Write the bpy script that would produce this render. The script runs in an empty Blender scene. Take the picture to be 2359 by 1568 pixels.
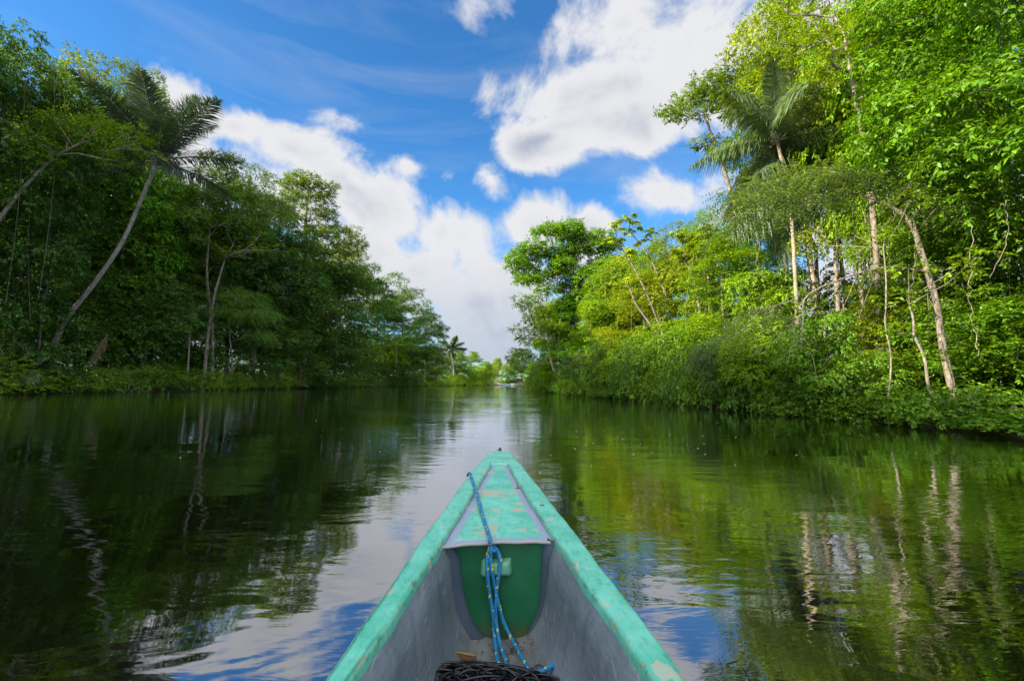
import bpy, math, random
import numpy as np
from mathutils import Matrix, Vector, Euler

R_ = math.radians
rng = np.random.default_rng(7)
random.seed(7)
scene = bpy.context.scene
COL = scene.collection

# ------------------------------------------------------------------ camera
CAM_H = 1.2
PITCH, ROLL, LENS = 5.34, 0.75, 16.0
Rc = Matrix.Rotation(R_(90 + PITCH), 3, 'X') @ Matrix.Rotation(R_(ROLL), 3, 'Z')
cam = bpy.data.cameras.new('camera'); cam.lens = LENS; cam.sensor_width = 36
cam.clip_start = 0.02; cam.clip_end = 6000
camo = bpy.data.objects.new('camera', cam); COL.objects.link(camo)
camo.location = (0, 0, CAM_H); camo.rotation_euler = Rc.to_euler()
scene.camera = camo
RcN = np.array(Rc)

def ray(px, py, W=2359.0):
    H = W * 1568 / 2359
    k = 36 / LENS / W
    v = RcN @ np.array([(px - W / 2) * k, -(py - H / 2) * k, -1.0])
    return v
def at_y(px, py, Y, W=2359.0):          # point of the view ray at distance Y down the river
    v = ray(px, py, W); t = Y / v[1]
    return np.array([v[0] * t, Y, CAM_H + v[2] * t])
def at_z(px, py, z, W=2359.0):
    v = ray(px, py, W); t = (z - CAM_H) / v[2]
    return np.array([v[0] * t, v[1] * t, z])
SRC = 3878.0

# ------------------------------------------------------------------ helpers
def tag(o, label=None, cat=None, group=None, kind=None):
    if label: o['label'] = label
    if cat: o['category'] = cat
    if group: o['group'] = group
    if kind: o['kind'] = kind
    return o
def empty(name, loc=(0, 0, 0), rz=0.0):
    o = bpy.data.objects.new(name, None); COL.objects.link(o)
    o.location = Vector([float(c) for c in loc]); o.rotation_euler = (0, 0, rz); o.empty_display_size = 0.2
    return o

class MB:
    """collects vertices and faces (numpy chunks) and builds one mesh"""
    def __init__(s): s.v = []; s.f4 = []; s.f3 = []; s.n = 0; s.att = []; s.has = False
    def add(s, v, f, att=None):
        v = np.asarray(v, float).reshape(-1, 3); f = np.asarray(f, int)
        if len(f):
            (s.f4 if f.shape[1] == 4 else s.f3).append(f + s.n)
        s.v.append(v)
        if att is None: s.att.append(np.zeros(len(v)))
        else: s.att.append(np.asarray(att, float)); s.has = True
        s.n += len(v)
    def mesh(s, name, mats, smooth=False):
        me = bpy.data.meshes.new(name)
        V = np.concatenate(s.v) if s.v else np.zeros((0, 3))
        F4 = np.concatenate(s.f4) if s.f4 else np.zeros((0, 4), int)
        F3 = np.concatenate(s.f3) if s.f3 else np.zeros((0, 3), int)
        me.vertices.add(len(V)); me.vertices.foreach_set('co', V.astype(np.float32).ravel())
        nl = F4.size + F3.size
        me.loops.add(nl)
        me.loops.foreach_set('vertex_index', np.concatenate([F4.ravel(), F3.ravel()]).astype(np.int32))
        me.polygons.add(len(F4) + len(F3))
        ls = np.concatenate([np.arange(len(F4)) * 4, F4.size + np.arange(len(F3)) * 3]).astype(np.int32)
        me.polygons.foreach_set('loop_start', ls)
        me.update(calc_edges=True); me.validate()
        if s.has:
            a = me.attributes.new('mark', 'FLOAT', 'POINT')
            a.data.foreach_set('value', np.concatenate(s.att).astype(np.float32))
        if smooth: me.polygons.foreach_set('use_smooth', np.ones(len(me.polygons), bool))
        for m in (mats if isinstance(mats, (list, tuple)) else [mats]): me.materials.append(m)
        return me
    def build(s, name, mat, parent=None, smooth=False):
        o = bpy.data.objects.new(name, s.mesh(name, mat, smooth)); COL.objects.link(o)
        if parent: o.parent = parent
        return o

def norm(a):
    a = np.asarray(a, float); return a / np.maximum(np.linalg.norm(a, axis=-1, keepdims=True), 1e-9)

def tube(mb, pts, rad, n=6, cap=True, att=None):
    P = np.asarray(pts, float); m = len(P)
    rad = np.broadcast_to(np.asarray(rad, float), (m,))
    T = norm(np.gradient(P, axis=0))
    ref = np.array([0.3, 0.9, 0.1]) if abs(T[0][2]) > 0.8 else np.array([0, 0, 1.0])
    u = norm(np.cross(T[0], ref)); U = [u]
    for i in range(1, m):
        u = u - T[i] * np.dot(u, T[i]); u = norm(u); U.append(u)
    U = np.array(U); Vv = np.cross(T, U)
    a = np.arange(n) * 2 * math.pi / n
    ring = (U[:, None] * np.cos(a)[None, :, None] + Vv[:, None] * np.sin(a)[None, :, None]) * rad[:, None, None] + P[:, None]
    i = np.arange(m - 1)[:, None] * n; j = np.arange(n)[None, :]; k = (j + 1) % n
    f = np.stack([i + j, i + k, i + n + k, i + n + j], -1).reshape(-1, 4)
    mb.add(ring, f, None if att is None else np.repeat(att, n))
    if cap:
        for e, c in ((0, P[0]), (m - 1, P[-1])):
            vv = np.vstack([ring[e], c]); ff = [[q, (q + 1) % n, n] for q in range(n)]
            mb.add(vv, ff, None if att is None else np.full(n + 1, att[e]))

def spline(pts, n=24):
    P = np.asarray(pts, float)
    if len(P) < 3:
        t = np.linspace(0, 1, n)[:, None]; return P[0] * (1 - t) + P[-1] * t
    Q = np.vstack([2 * P[0] - P[1], P, 2 * P[-1] - P[-2]]); out = []
    t = np.linspace(0, len(P) - 1, n)
    for x in t:
        i = min(int(x), len(P) - 2); s = x - i; a, b, c, d = Q[i:i + 4]
        out.append(0.5 * ((2 * b) + (c - a) * s + (2 * a - 5 * b + 4 * c - d) * s * s + (3 * b - a - 3 * c + d) * s ** 3))
    return np.array(out)

def box(mb, c, s, rz=0.0, bev=0.0):
    c = np.array(c, float); s = np.array(s, float) / 2
    v = np.array([[x, y, z] for z in (-1, 1) for y in (-1, 1) for x in (-1, 1)], float) * s
    ca, sa = math.cos(rz), math.sin(rz)
    v = np.stack([v[:, 0] * ca - v[:, 1] * sa, v[:, 0] * sa + v[:, 1] * ca, v[:, 2]], 1) + c
    mb.add(v, [[0, 2, 3, 1], [4, 5, 7, 6], [0, 1, 5, 4], [2, 6, 7, 3], [0, 4, 6, 2], [1, 3, 7, 5]])

def grid(mb, P, att=None):               # P: (a,b,3)
    a, b = P.shape[:2]
    i = np.arange(a - 1)[:, None] * b; j = np.arange(b - 1)[None]
    f = np.stack([i + j, i + j + 1, i + b + j + 1, i + b + j], -1).reshape(-1, 4)
    mb.add(P.reshape(-1, 3), f, None if att is None else np.asarray(att).ravel())

# ------------------------------------------------------------------ materials
class NT:
    def __init__(s, tree): s.t = tree; s.n = tree.nodes; s.l = tree.links
    def new(s, typ, **kw):
        nd = s.n.new(typ)
        for k, v in kw.items(): setattr(nd, k, v)
        return nd
    def put(s, sock, val):
        if isinstance(val, bpy.types.NodeSocket): s.l.new(val, sock)
        elif val is not None: sock.default_value = val
    def math(s, op, a, b=None, c=None, clamp=False):
        nd = s.new('ShaderNodeMath', operation=op); nd.use_clamp = clamp
        s.put(nd.inputs[0], a); s.put(nd.inputs[1], b); s.put(nd.inputs[2], c); return nd.outputs[0]
    def vmath(s, op, a, b=None, sc=None):
        nd = s.new('ShaderNodeVectorMath', operation=op)
        s.put(nd.inputs[0], a)
        if b is not None: s.put(nd.inputs[1], b)
        if sc is not None: s.put(nd.inputs['Scale'], sc)
        return nd.outputs['Value'] if op in ('LENGTH', 'DOT_PRODUCT', 'DISTANCE') else nd.outputs[0]
    def noise(s, vec, scale=5, detail=4, rough=0.5, dist=0.0, color=False):
        nd = s.new('ShaderNodeTexNoise'); s.put(nd.inputs['Vector'], vec)
        nd.inputs['Scale'].default_value = scale; nd.inputs['Detail'].default_value = detail
        nd.inputs['Roughness'].default_value = rough; nd.inputs['Distortion'].default_value = dist
        return nd.outputs['Color' if color else 'Fac']
    def mapr(s, v, a, b, c=0.0, d=1.0, smooth=False):
        nd = s.new('ShaderNodeMapRange'); nd.clamp = True
        if smooth: nd.interpolation_type = 'SMOOTHSTEP'
        s.put(nd.inputs[0], v)
        for i, x in enumerate((a, b, c, d)): s.put(nd.inputs[i + 1], x)
        return nd.outputs[0]
    def mix(s, f, a, b, blend='MIX'):
        nd = s.new('ShaderNodeMix', data_type='RGBA', blend_type=blend)
        s.put(nd.inputs[0], f); s.put(nd.inputs[6], a); s.put(nd.inputs[7], b); return nd.outputs[2]
    def mapping(s, vec, loc=(0, 0, 0), rot=(0, 0, 0), scale=(1, 1, 1), typ='POINT'):
        nd = s.new('ShaderNodeMapping', vector_type=typ); s.put(nd.inputs[0], vec)
        nd.inputs[1].default_value = loc; nd.inputs[2].default_value = rot; nd.inputs[3].default_value = scale
        return nd.outputs[0]
def rgba(c): return (c[0], c[1], c[2], 1.0)

def mat(name, col, rough=0.6, spec=0.5, fn=None, bump=None):
    m = bpy.data.materials.new(name); m.use_nodes = True
    N = NT(m.node_tree); p = N.n['Principled BSDF']
    p.inputs['Roughness'].default_value = rough; p.inputs['Specular IOR Level'].default_value = spec
    tc = N.new('ShaderNodeTexCoord').outputs['Object']
    c = fn(N, tc) if fn else rgba(col)
    N.put(p.inputs['Base Color'], c)
    if bump:
        h = bump(N, tc); b = N.new('ShaderNodeBump'); b.inputs['Strength'].default_value = h[1]; b.inputs['Distance'].default_value = h[2]
        N.l.new(h[0], b.inputs['Height']); N.l.new(b.outputs[0], p.inputs['Normal'])
    return m

def leaf_mat(name, base, trans=0.36, gloss=0.02, var=0.45, grough=0.5):
    m = bpy.data.materials.new(name); m.use_nodes = True
    N = NT(m.node_tree); N.n.clear()
    geo = N.new('ShaderNodeNewGeometry'); oi = N.new('ShaderNodeObjectInfo')
    rnd = geo.outputs['Random Per Island']
    tc = N.new('ShaderNodeTexCoord').outputs['Object']
    cl = N.noise(tc, 0.7, 2)
    v = N.math('ADD', N.mapr(rnd, 0, 1, 1 - var, 1 + var), N.mapr(cl, 0.3, 0.7, -0.3, 0.22))
    c0 = N.mix(N.mapr(N.math('FRACT', N.math('MULTIPLY', rnd, 7.3)), 0, 1, 0, 1), rgba(base), rgba((base[0] * 1.75, base[1] * 1.25, base[2] * 0.8)))
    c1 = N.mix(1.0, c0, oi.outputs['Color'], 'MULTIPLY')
    c2 = N.vmath('SCALE', c1, sc=v)
    # a few yellowing leaves
    c3 = N.mix(N.mapr(rnd, 0.993, 0.996, 0, 0.6), c2, (0.20, 0.14, 0.02, 1))
    d = N.new('ShaderNodeBsdfDiffuse'); N.put(d.inputs[0], c3)
    t = N.new('ShaderNodeBsdfTranslucent')
    N.put(t.inputs[0], N.mix(1.0, c3, (1.75, 1.5, 0.25, 1), 'MULTIPLY'))
    g = N.new('ShaderNodeBsdfGlossy'); g.inputs['Roughness'].default_value = grough; g.inputs[0].default_value = (0.9, 0.95, 1, 1)
    m1 = N.new('ShaderNodeMixShader'); m1.inputs[0].default_value = trans
    N.l.new(d.outputs[0], m1.inputs[1]); N.l.new(t.outputs[0], m1.inputs[2])
    m2 = N.new('ShaderNodeMixShader'); m2.inputs[0].default_value = gloss
    N.l.new(m1.outputs[0], m2.inputs[1]); N.l.new(g.outputs[0], m2.inputs[2])
    o = N.new('ShaderNodeOutputMaterial'); N.l.new(m2.outputs[0], o.inputs[0])
    return m

LEAF = leaf_mat('leaf_green', (0.10, 0.215, 0.010))
LEAF_FINE = leaf_mat('leaf_feathery', (0.11, 0.19, 0.045), trans=0.35, gloss=0.05)
LEAF_PALM = leaf_mat('leaf_palm', (0.07, 0.135, 0.035), trans=0.3, gloss=0.10)
LEAF_DRY = leaf_mat('leaf_dry', (0.12, 0.105, 0.07), trans=0.3, gloss=0.03)

def bark_fn(a, b, patch=0.5, ring=False):
    def fn(N, tc):
        n = N.noise(N.mapping(tc, scale=(3, 3, 1.2)), 2.5, 6, 0.65)
        n2 = N.noise(tc, 1.3, 3)
        c = N.mix(N.mapr(n, patch - 0.12, patch + 0.12), rgba(a), rgba(b))
        c = N.mix(N.mapr(n2, 0.52, 0.66, 0, 0.55), c, (0.045, 0.07, 0.02, 1))
        if ring:
            w = N.new('ShaderNodeTexWave', wave_type='BANDS', bands_direction='Z'); N.l.new(tc, w.inputs[0])
            w.inputs['Scale'].default_value = 1.9; w.inputs['Distortion'].default_value = 3.0; w.inputs['Detail Scale'].default_value = 2.5
            c = N.mix(N.mapr(w.outputs['Fac'], 0, 0.3, 0.4, 0), c, (0.05, 0.045, 0.035, 1))
        return c
    return fn
def bark_bump(N, tc): return (N.noise(N.mapping(tc, scale=(4, 4, 1)), 5, 5), 0.5, 0.03)
BARK_DARK = mat('bark_dark', None, 0.85, 0.2, bark_fn((0.07, 0.055, 0.04), (0.15, 0.13, 0.10)), bark_bump)
BARK_PALE = mat('bark_pale', None, 0.8, 0.25, bark_fn((0.13, 0.105, 0.08), (0.36, 0.30, 0.24), 0.52), bark_bump)
BARK_PALM = mat('bark_palm', None, 0.8, 0.25, bark_fn((0.20, 0.18, 0.15), (0.34, 0.31, 0.27), 0.5, True), bark_bump)
BARK_PALM2 = mat('bark_palm_tan', None, 0.8, 0.25, bark_fn((0.22, 0.16, 0.11), (0.42, 0.34, 0.26), 0.45, True), bark_bump)

# ------------------------------------------------------------------ foliage
def rand_unit(n, g=None):
    g = g or rng; return norm(g.normal(size=(n, 3)))
def leaf_quads(mb, P, D, Nn, L, W, fold=0.0):
    n = len(P); L = np.broadcast_to(L, (n,))[:, None]; W = np.broadcast_to(W, (n,))[:, None]
    D = norm(D); S = norm(np.cross(Nn, D)); up = np.cross(D, S)
    a = P; c = P + D * L - up * L * 0.12; m = P + D * L * 0.45 + up * W * fold
    v = np.stack([a, m + S * W / 2, c, m - S * W / 2], 1)
    mb.add(v, (np.arange(n)[:, None] * 4 + np.arange(4)))

def clump(mb, c, r, L, dens=1.0, flat=0.6, droop=0.25, per=9, aspect=0.45, g=None):
    g = g or rng
    ns = max(4, int(46 * dens * r * r / (L * 5) ** 1.2))
    u = rand_unit(ns, g); u[:, 2] = u[:, 2] * 0.75 + 0.30; u = norm(u)
    rr = r * (0.62 + 0.40 * g.random(ns) ** 0.8)[:, None]
    sp = c + u * rr * np.array([1, 1, flat])
    ax = norm(u * np.array([1, 1, 0.5]) + rand_unit(ns, g) * 0.55 - np.array([0, 0, droop]))
    sl = L * (1.6 + 1.4 * g.random(ns))
    t = (np.arange(per) + 0.5)[None] / per + g.normal(size=(ns, per)) * 0.05
    P = sp[:, None] + ax[:, None] * (sl[:, None] * t)[..., None]
    side = norm(np.cross(ax, np.array([0.05, 0.1, 1.0])))
    sg = np.where(np.arange(per) % 2 == 0, 1.0, -1.0)[None, :, None]
    D = ax[:, None] * 0.55 + side[:, None] * sg * 0.8 + g.normal(size=(ns, per, 3)) * 0.35
    D[..., 2] -= droop * 0.6
    Nn = np.array([0, 0, 1.0]) + u[:, None] * 0.45 + g.normal(size=(ns, per, 3)) * 0.4
    LL = L * (0.65 + 0.6 * g.random(ns * per))
    leaf_quads(mb, P.reshape(-1, 3), D.reshape(-1, 3), norm(Nn.reshape(-1, 3)), LL, LL * aspect, 0.12)

def feather_clump(mb, c, r, L, dens=1.0, g=None):
    """fine bipinnate foliage: flat drooping sprays of narrow leaflets"""
    g = g or rng
    ns = max(6, int(30 * dens * r * r)); u = rand_unit(ns, g); u[:, 2] *= 0.5; u = norm(u)
    sp = c + u * r * (0.2 + 0.8 * g.random(ns))[:, None] * np.array([1, 1, 0.45])
    ax = norm(u * np.array([1, 1, 0.3]) + rand_unit(ns, g) * 0.5 - np.array([0, 0, 0.45]))
    per = 16; sl = 0.75 + 0.45 * g.random(ns); t = (np.arange(per) + 1)[None] / per
    P = sp[:, None] + ax[:, None] * (sl[:, None] * t)[..., None]
    P[..., 2] -= 0.25 * (t ** 2) * sl[:, None]
    side = norm(np.cross(ax, np.array([0.05, 0.1, 1.0])))
    sg = np.where(np.arange(per) % 2 == 0, 1.0, -1.0)[None, :, None]
    D = ax[:, None] * 0.35 + side[:, None] * sg + g.normal(size=(ns, per, 3)) * 0.12
    D[..., 2] -= 0.25
    Nn = np.array([0, 0, 1.0]) + g.normal(size=(ns, per, 3)) * 0.25
    LL = np.broadcast_to(L * (1.15 - 0.6 * np.abs(t - 0.4)), (ns, per)).ravel()
    leaf_quads(mb, P.reshape(-1, 3), D.reshape(-1, 3), norm(Nn.reshape(-1, 3)), LL, LL * 0.32, 0.05)

def star_leaves(mb, c, ax, L, g=None, lobes=8):
    """palmate leaf: lobes radiating from the leaf stalk"""
    g = g or rng; ax = norm(ax); s = norm(np.cross(ax, [0.1, 0.2, 1.0])); nrm = norm(np.array([0, 0, 1]) + ax * 0.4 + g.normal(size=3) * 0.25)
    s = norm(np.cross(nrm, ax)); f = np.cross(s, nrm)
    a = np.linspace(-2.5, 2.5, lobes)
    D = np.cos(a)[:, None] * f + np.sin(a)[:, None] * s - nrm * 0.28
    leaf_quads(mb, np.repeat(c[None], lobes, 0), D, np.repeat(nrm[None], lobes, 0), L * (1 - 0.08 * np.abs(a)), L * 0.3)

def skeleton(mb, path, prad, centers, g, rmin=0.018, curve=0.16, sides=5, pull=0.45):
    """joins every clump to the trunk path through its nearest lower neighbour, with tapering limbs"""
    path = np.asarray(path, float); nodes = [p for p in path]; parent = [-1] + list(range(len(path) - 1))
    plen = [0.0]
    for i in range(1, len(path)): plen.append(plen[-1] + np.linalg.norm(path[i] - path[i - 1]) * 0.35)
    start = max(1, int(len(path) * 0.35))
    top = path[-1]; order = np.argsort([np.linalg.norm(c - top) for c in centers])
    nbase = len(path)
    for k in order:
        c = np.asarray(centers[k], float); A = np.array(nodes[start:]); d = np.linalg.norm(A - c, axis=1)
        up = (A[:, 2] - c[2]).clip(0) * 1.5
        cost = d + pull * np.array(plen[start:]) + up
        j = int(np.argmin(cost)) + start
        p = np.array(nodes[j]); prev = j; L = np.linalg.norm(c - p)
        m = max(1, int(L / 0.9)); off = g.normal(size=3) * L * curve * 0.5
        for s in range(1, m + 1):
            t = s / m; q = p * (1 - t) + c * t + off * math.sin(t * math.pi) + np.array([0, 0, 0.10 * L * math.sin(t * math.pi)])
            if s < m: q = q + g.normal(size=3) * 0.05 * L / m * 2
            nodes.append(q); parent.append(prev); plen.append(plen[prev] + L / m); prev = len(nodes) - 1
    nn = len(nodes); w = np.zeros(nn); kids = [[] for _ in range(nn)]
    for i in range(1, nn): kids[parent[i]].append(i)
    for i in range(nn - 1, -1, -1):
        w[i] = sum(w[k] for k in kids[i]) if kids[i] else 1.0
    rad = rmin * w ** 0.5
    rad[:nbase] = np.maximum(np.asarray(prad), 0)
    done = np.zeros(nn, bool); done[:nbase] = True
    tube(mb, path, rad[:nbase], 9)
    for i in range(nbase, nn):
        if done[i]: continue
        ch = [parent[i], i]; done[i] = True; cur = i
        while kids[cur]:
            nx = max(kids[cur], key=lambda q: w[q])
            if done[nx]: break
            ch.append(nx); done[nx] = True; cur = nx
        r = np.array([min(rad[q], rad[ch[1]]) for q in ch]); r[0] = min(r[0], rad[ch[1]] * 1.15)
        tube(mb, np.array([nodes[q] for q in ch]), r, sides, cap=False)

def poisson(n, fn, dmin, g, tries=4000):
    out = []
    for _ in range(tries):
        p = fn(g)
        if p is None: continue
        if all(np.sum((p - q) ** 2) > dmin * dmin for q in out): out.append(p)
        if len(out) >= n: break
    return out

def proto_tree(seed, H, R, K, shape, L, bark, leaf, cr=(0.9, 1.5), dens=1.0, base=0.35, flat=0.6, droop=0.25, tr=0.24, dmin=1.0, aspect=0.45, feather=False, vines=0):
    g = np.random.default_rng(seed)
    zc = H * (base + (1 - base) * 0.5); Rz = H * (1 - base) * 0.5
    def dome(g):
        u = norm(g.normal(size=3)); q = 0.5 + 0.5 * g.random() ** 0.5
        return np.array([0, 0, zc]) + u * q * np.array([R, R, Rz]) * 0.88
    def umbrella(g):
        a = g.random() * 6.283; q = math.sqrt(g.random()) * R * 0.9
        z = H * (0.93 - 0.30 * (q / R) ** 2) - abs(g.normal()) * H * 0.09
        if g.random() < 0.22: z -= H * 0.22 * g.random(); q *= 1.0
        return np.array([math.cos(a) * q, math.sin(a) * q, z])
    def column(g):
        z = H * (base + (0.95 - base) * g.random()); a = g.random() * 6.283
        q = R * (0.55 + 0.4 * g.random()) * (1 - 0.55 * max(0, (z / H - 0.55) / 0.45) ** 2) * (0.8 + 0.35 * math.sin(z * 1.1 + a * 2 + seed))
        return np.array([math.cos(a) * q, math.sin(a) * q, z])
    fn = dict(dome=dome, umbrella=umbrella, column=column)[shape]
    C = poisson(K, fn, dmin, g)
    lean = g.normal(size=2) * 0.03 * H; th = H * (0.8 if shape != 'umbrella' else 0.62)
    path = spline([(0, 0, -0.3), (lean[0] * 0.3 + g.normal() * 0.2, lean[1] * 0.3, th * 0.35), (lean[0] * 0.7, lean[1] * 0.7 + g.normal() * 0.2, th * 0.7), (lean[0], lean[1], th)], 12)
    pr = tr * np.linspace(1, 0.32, 12) ** 0.9; pr[0] *= 1.5
    wd = MB(); skeleton(wd, path, pr, C, g, rmin=0.020 * (tr / 0.24))
    for v in range(vines):                                   # hanging stems
        a = g.random() * 6.283; q = R * (0.5 + 0.5 * g.random()); z = H * (0.5 + 0.4 * g.random())
        x, y = math.cos(a) * q, math.sin(a) * q
        tube(wd, spline([(x * 0.8, y * 0.8, z), (x + g.normal() * .3, y + g.normal() * .3, z * 0.6), (x + g.normal() * .3, y, z * 0.25 + 0.2)], 9), 0.018, 4, cap=False)
    lf = MB()
    for c in C:
        r = cr[0] + (cr[1] - cr[0]) * g.random()
        if feather: feather_clump(lf, c, r, L, dens, g)
        else: clump(lf, c, r * 1.12, L, dens, flat, droop, 9, aspect, g)
    return dict(H=H, R=R, parts=[('trunk', wd.mesh('trunk', bark, True)), ('crown', lf.mesh('crown', leaf))])

PROTO = {
 'dome':   proto_tree(11, 20, 5.2, 62, 'dome', 0.20, BARK_PALE, LEAF, (1.1, 1.8), 1.25, 0.30, tr=0.26, dmin=1.3, vines=6),
 'dome2':  proto_tree(12, 20, 5.2, 66, 'dome', 0.24, BARK_DARK, LEAF, (1.0, 1.7), 1.2, 0.22, droop=0.5, tr=0.28, dmin=1.2, vines=5),
 'layer':  proto_tree(13, 20, 6.0, 48, 'umbrella', 0.19, BARK_PALE, LEAF, (0.9, 1.5), 1.45, 0.5, flat=0.36, droop=0.1, tr=0.24, dmin=1.2),
 'layer2': proto_tree(14, 20, 5.5, 46, 'umbrella', 0.15, BARK_PALE, LEAF, (1.0, 1.6), 1.3, 0.5, flat=0.42, droop=0.2, tr=0.26, dmin=1.25, vines=5),
 'column': proto_tree(15, 20, 4.2, 76, 'column', 0.20, BARK_PALE, LEAF, (0.9, 1.6), 1.2, 0.08, droop=0.6, tr=0.24, dmin=1.1, vines=6),
 'column2':proto_tree(16, 20, 4.4, 70, 'column', 0.17, BARK_PALE, LEAF, (0.9, 1.5), 1.15, 0.12, droop=0.3, tr=0.22, dmin=1.15, aspect=0.55, vines=4),
 'bigleaf':proto_tree(27, 20, 5.0, 56, 'dome', 0.26, BARK_PALE, LEAF, (1.0, 1.7), 1.5, 0.25, droop=0.7, tr=0.22, dmin=1.3, aspect=0.42, vines=5),
 'open':   proto_tree(17, 20, 5.0, 40, 'dome', 0.20, BARK_PALE, LEAF, (0.7, 1.25), 1.1, 0.45, flat=0.45, tr=0.2, dmin=1.3, vines=3),
 'small':  proto_tree(18, 9, 3.4, 46, 'dome', 0.17, BARK_PALE, LEAF, (0.75, 1.2), 1.2, 0.10, tr=0.11, dmin=0.85),
 'small2': proto_tree(19, 9, 3.4, 44, 'column', 0.22, BARK_DARK, LEAF, (0.7, 1.2), 1.2, 0.05, droop=0.5, tr=0.11, dmin=0.85),
 'fine':   proto_tree(20, 9, 4.2, 30, 'umbrella', 0.17, BARK_PALE, LEAF_FINE, (1.0, 1.6), 1.3, 0.4, tr=0.12, dmin=1.0, feather=True),
}
def proto_shrub(seed, H, R, K, L, leaf, dens=1.1, droop=0.35, aspect=0.45, flat=0.65):
    g = np.random.default_rng(seed)
    def fn(g):
        u = norm(g.normal(size=3)); u[2] = abs(u[2]); q = 0.45 + 0.55 * g.random() ** 0.5
        return u * q * np.array([R, R, H]) * 0.82 + np.array([0, 0, 0.12])
    C = poisson(K, fn, 0.42, g)
    path = spline([(0, 0, -0.5), (0.05, 0, H * 0.2), (0.1, 0.05, H * 0.45)], 5)
    wd = MB(); skeleton(wd, path, np.full(5, 0.05), C, g, rmin=0.008, sides=4)
    lf = MB()
    for c in C: clump(lf, c, 0.4 + 0.35 * g.random(), L, dens, flat, droop, 8, aspect, g)
    return dict(H=H, R=R, parts=[('stems', wd.mesh('stems', BARK_PALE, True)), ('foliage', lf.mesh('foliage', leaf))])
SHRUB = {
 'big':  proto_shrub(31, 2.6, 2.2, 46, 0.15, LEAF, 0.75, 0.35, 0.5),
 'mid':  proto_shrub(32, 2.4, 2.2, 46, 0.12, LEAF, 0.7, 0.55, 0.42),
 'low':  proto_shrub(33, 1.5, 2.4, 40, 0.13, LEAF, 0.8, 0.45, 0.6, 0.5),
 'fern': proto_shrub(34, 2.0, 2.0, 40, 0.17, LEAF, 0.55, 0.7, 0.26),
}
def place(proto, name, loc, sx, sz, rz, tint, label, cat, group=None, lean=(0, 0)):
    r = empty(name, loc, rz); r.scale = (sx, sx, sz); r.rotation_euler = (lean[0], lean[1], rz)
    tag(r, label, cat, group)
    for nm, me in proto['parts']:
        o = bpy.data.objects.new(nm, me); COL.objects.link(o); o.parent = r
        o.color = (tint[0], tint[1], tint[2], 1)
    return r

# ------------------------------------------------------------------ shores
LY = [-400, -60, 10, 30, 60, 90, 140, 175, 215, 250, 900]; LX = [-34, -34, -34, -33.5, -31.5, -29, -22, -19, -6, -5, -5]
RY = [-400, -60, 0, 8, 11.5, 16.5, 27, 45, 74, 110, 150, 200, 225, 250, 900]; RX = [16, 15, 13.6, 13.2, 12.9, 12.6, 9.9, 7.6, 5.0, 4.8, 6, 3, 1, 0, -2]
def XL(y): return float(np.interp(y, LY, LX))
def XR(y): return float(np.interp(y, RY, RX))
def shore_d(x, y):                       # >0 on land
    return max(XL(y) - x, x - XR(y), y - 255)
def ground_z(x, y):
    d = shore_d(x, y)
    z = np.interp(d, [-6, -1.5, 0.0, 0.8, 3, 12, 60], [-1.6, -0.7, -0.03, 0.22, 0.45, 0.8, 1.2])
    return float(z + (0.12 * math.sin(x * 0.9 + y * 0.7) * math.cos(y * 0.31) if d > 1.2 else 0))
xs = np.unique(np.concatenate([np.linspace(-2500, -80, 14), np.arange(-80, -38, 3.0), np.arange(-38, 26, 0.6), np.arange(26, 70, 4.0), np.linspace(72, 2500, 14)]))
ys = np.unique(np.concatenate([np.linspace(-2000, -60, 12), np.arange(-60, 0, 6.0), np.arange(0, 40, 1.0), np.arange(40, 280, 3.0), np.linspace(285, 4000, 18)]))
G = np.array([[[x, y, ground_z(x, y)] for x in xs] for y in ys])
mb = MB(); grid(mb, G)
def gfn(N, tc):
    n = N.noise(tc, 0.8, 6, 0.6); n2 = N.noise(tc, 5, 4)
    c = N.mix(N.mapr(n, 0.42, 0.6), (0.045, 0.032, 0.018, 1), (0.035, 0.075, 0.015, 1))
    return N.mix(N.mapr(n2, 0.5, 0.7, 0, .6), c, (0.07, 0.055, 0.03, 1))
tag(mb.build('ground', mat('ground', None, 0.95, 0.1, gfn, lambda N, tc: (N.noise(tc, 4, 6), 0.6, 0.08)), smooth=True), kind='structure')

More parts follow.
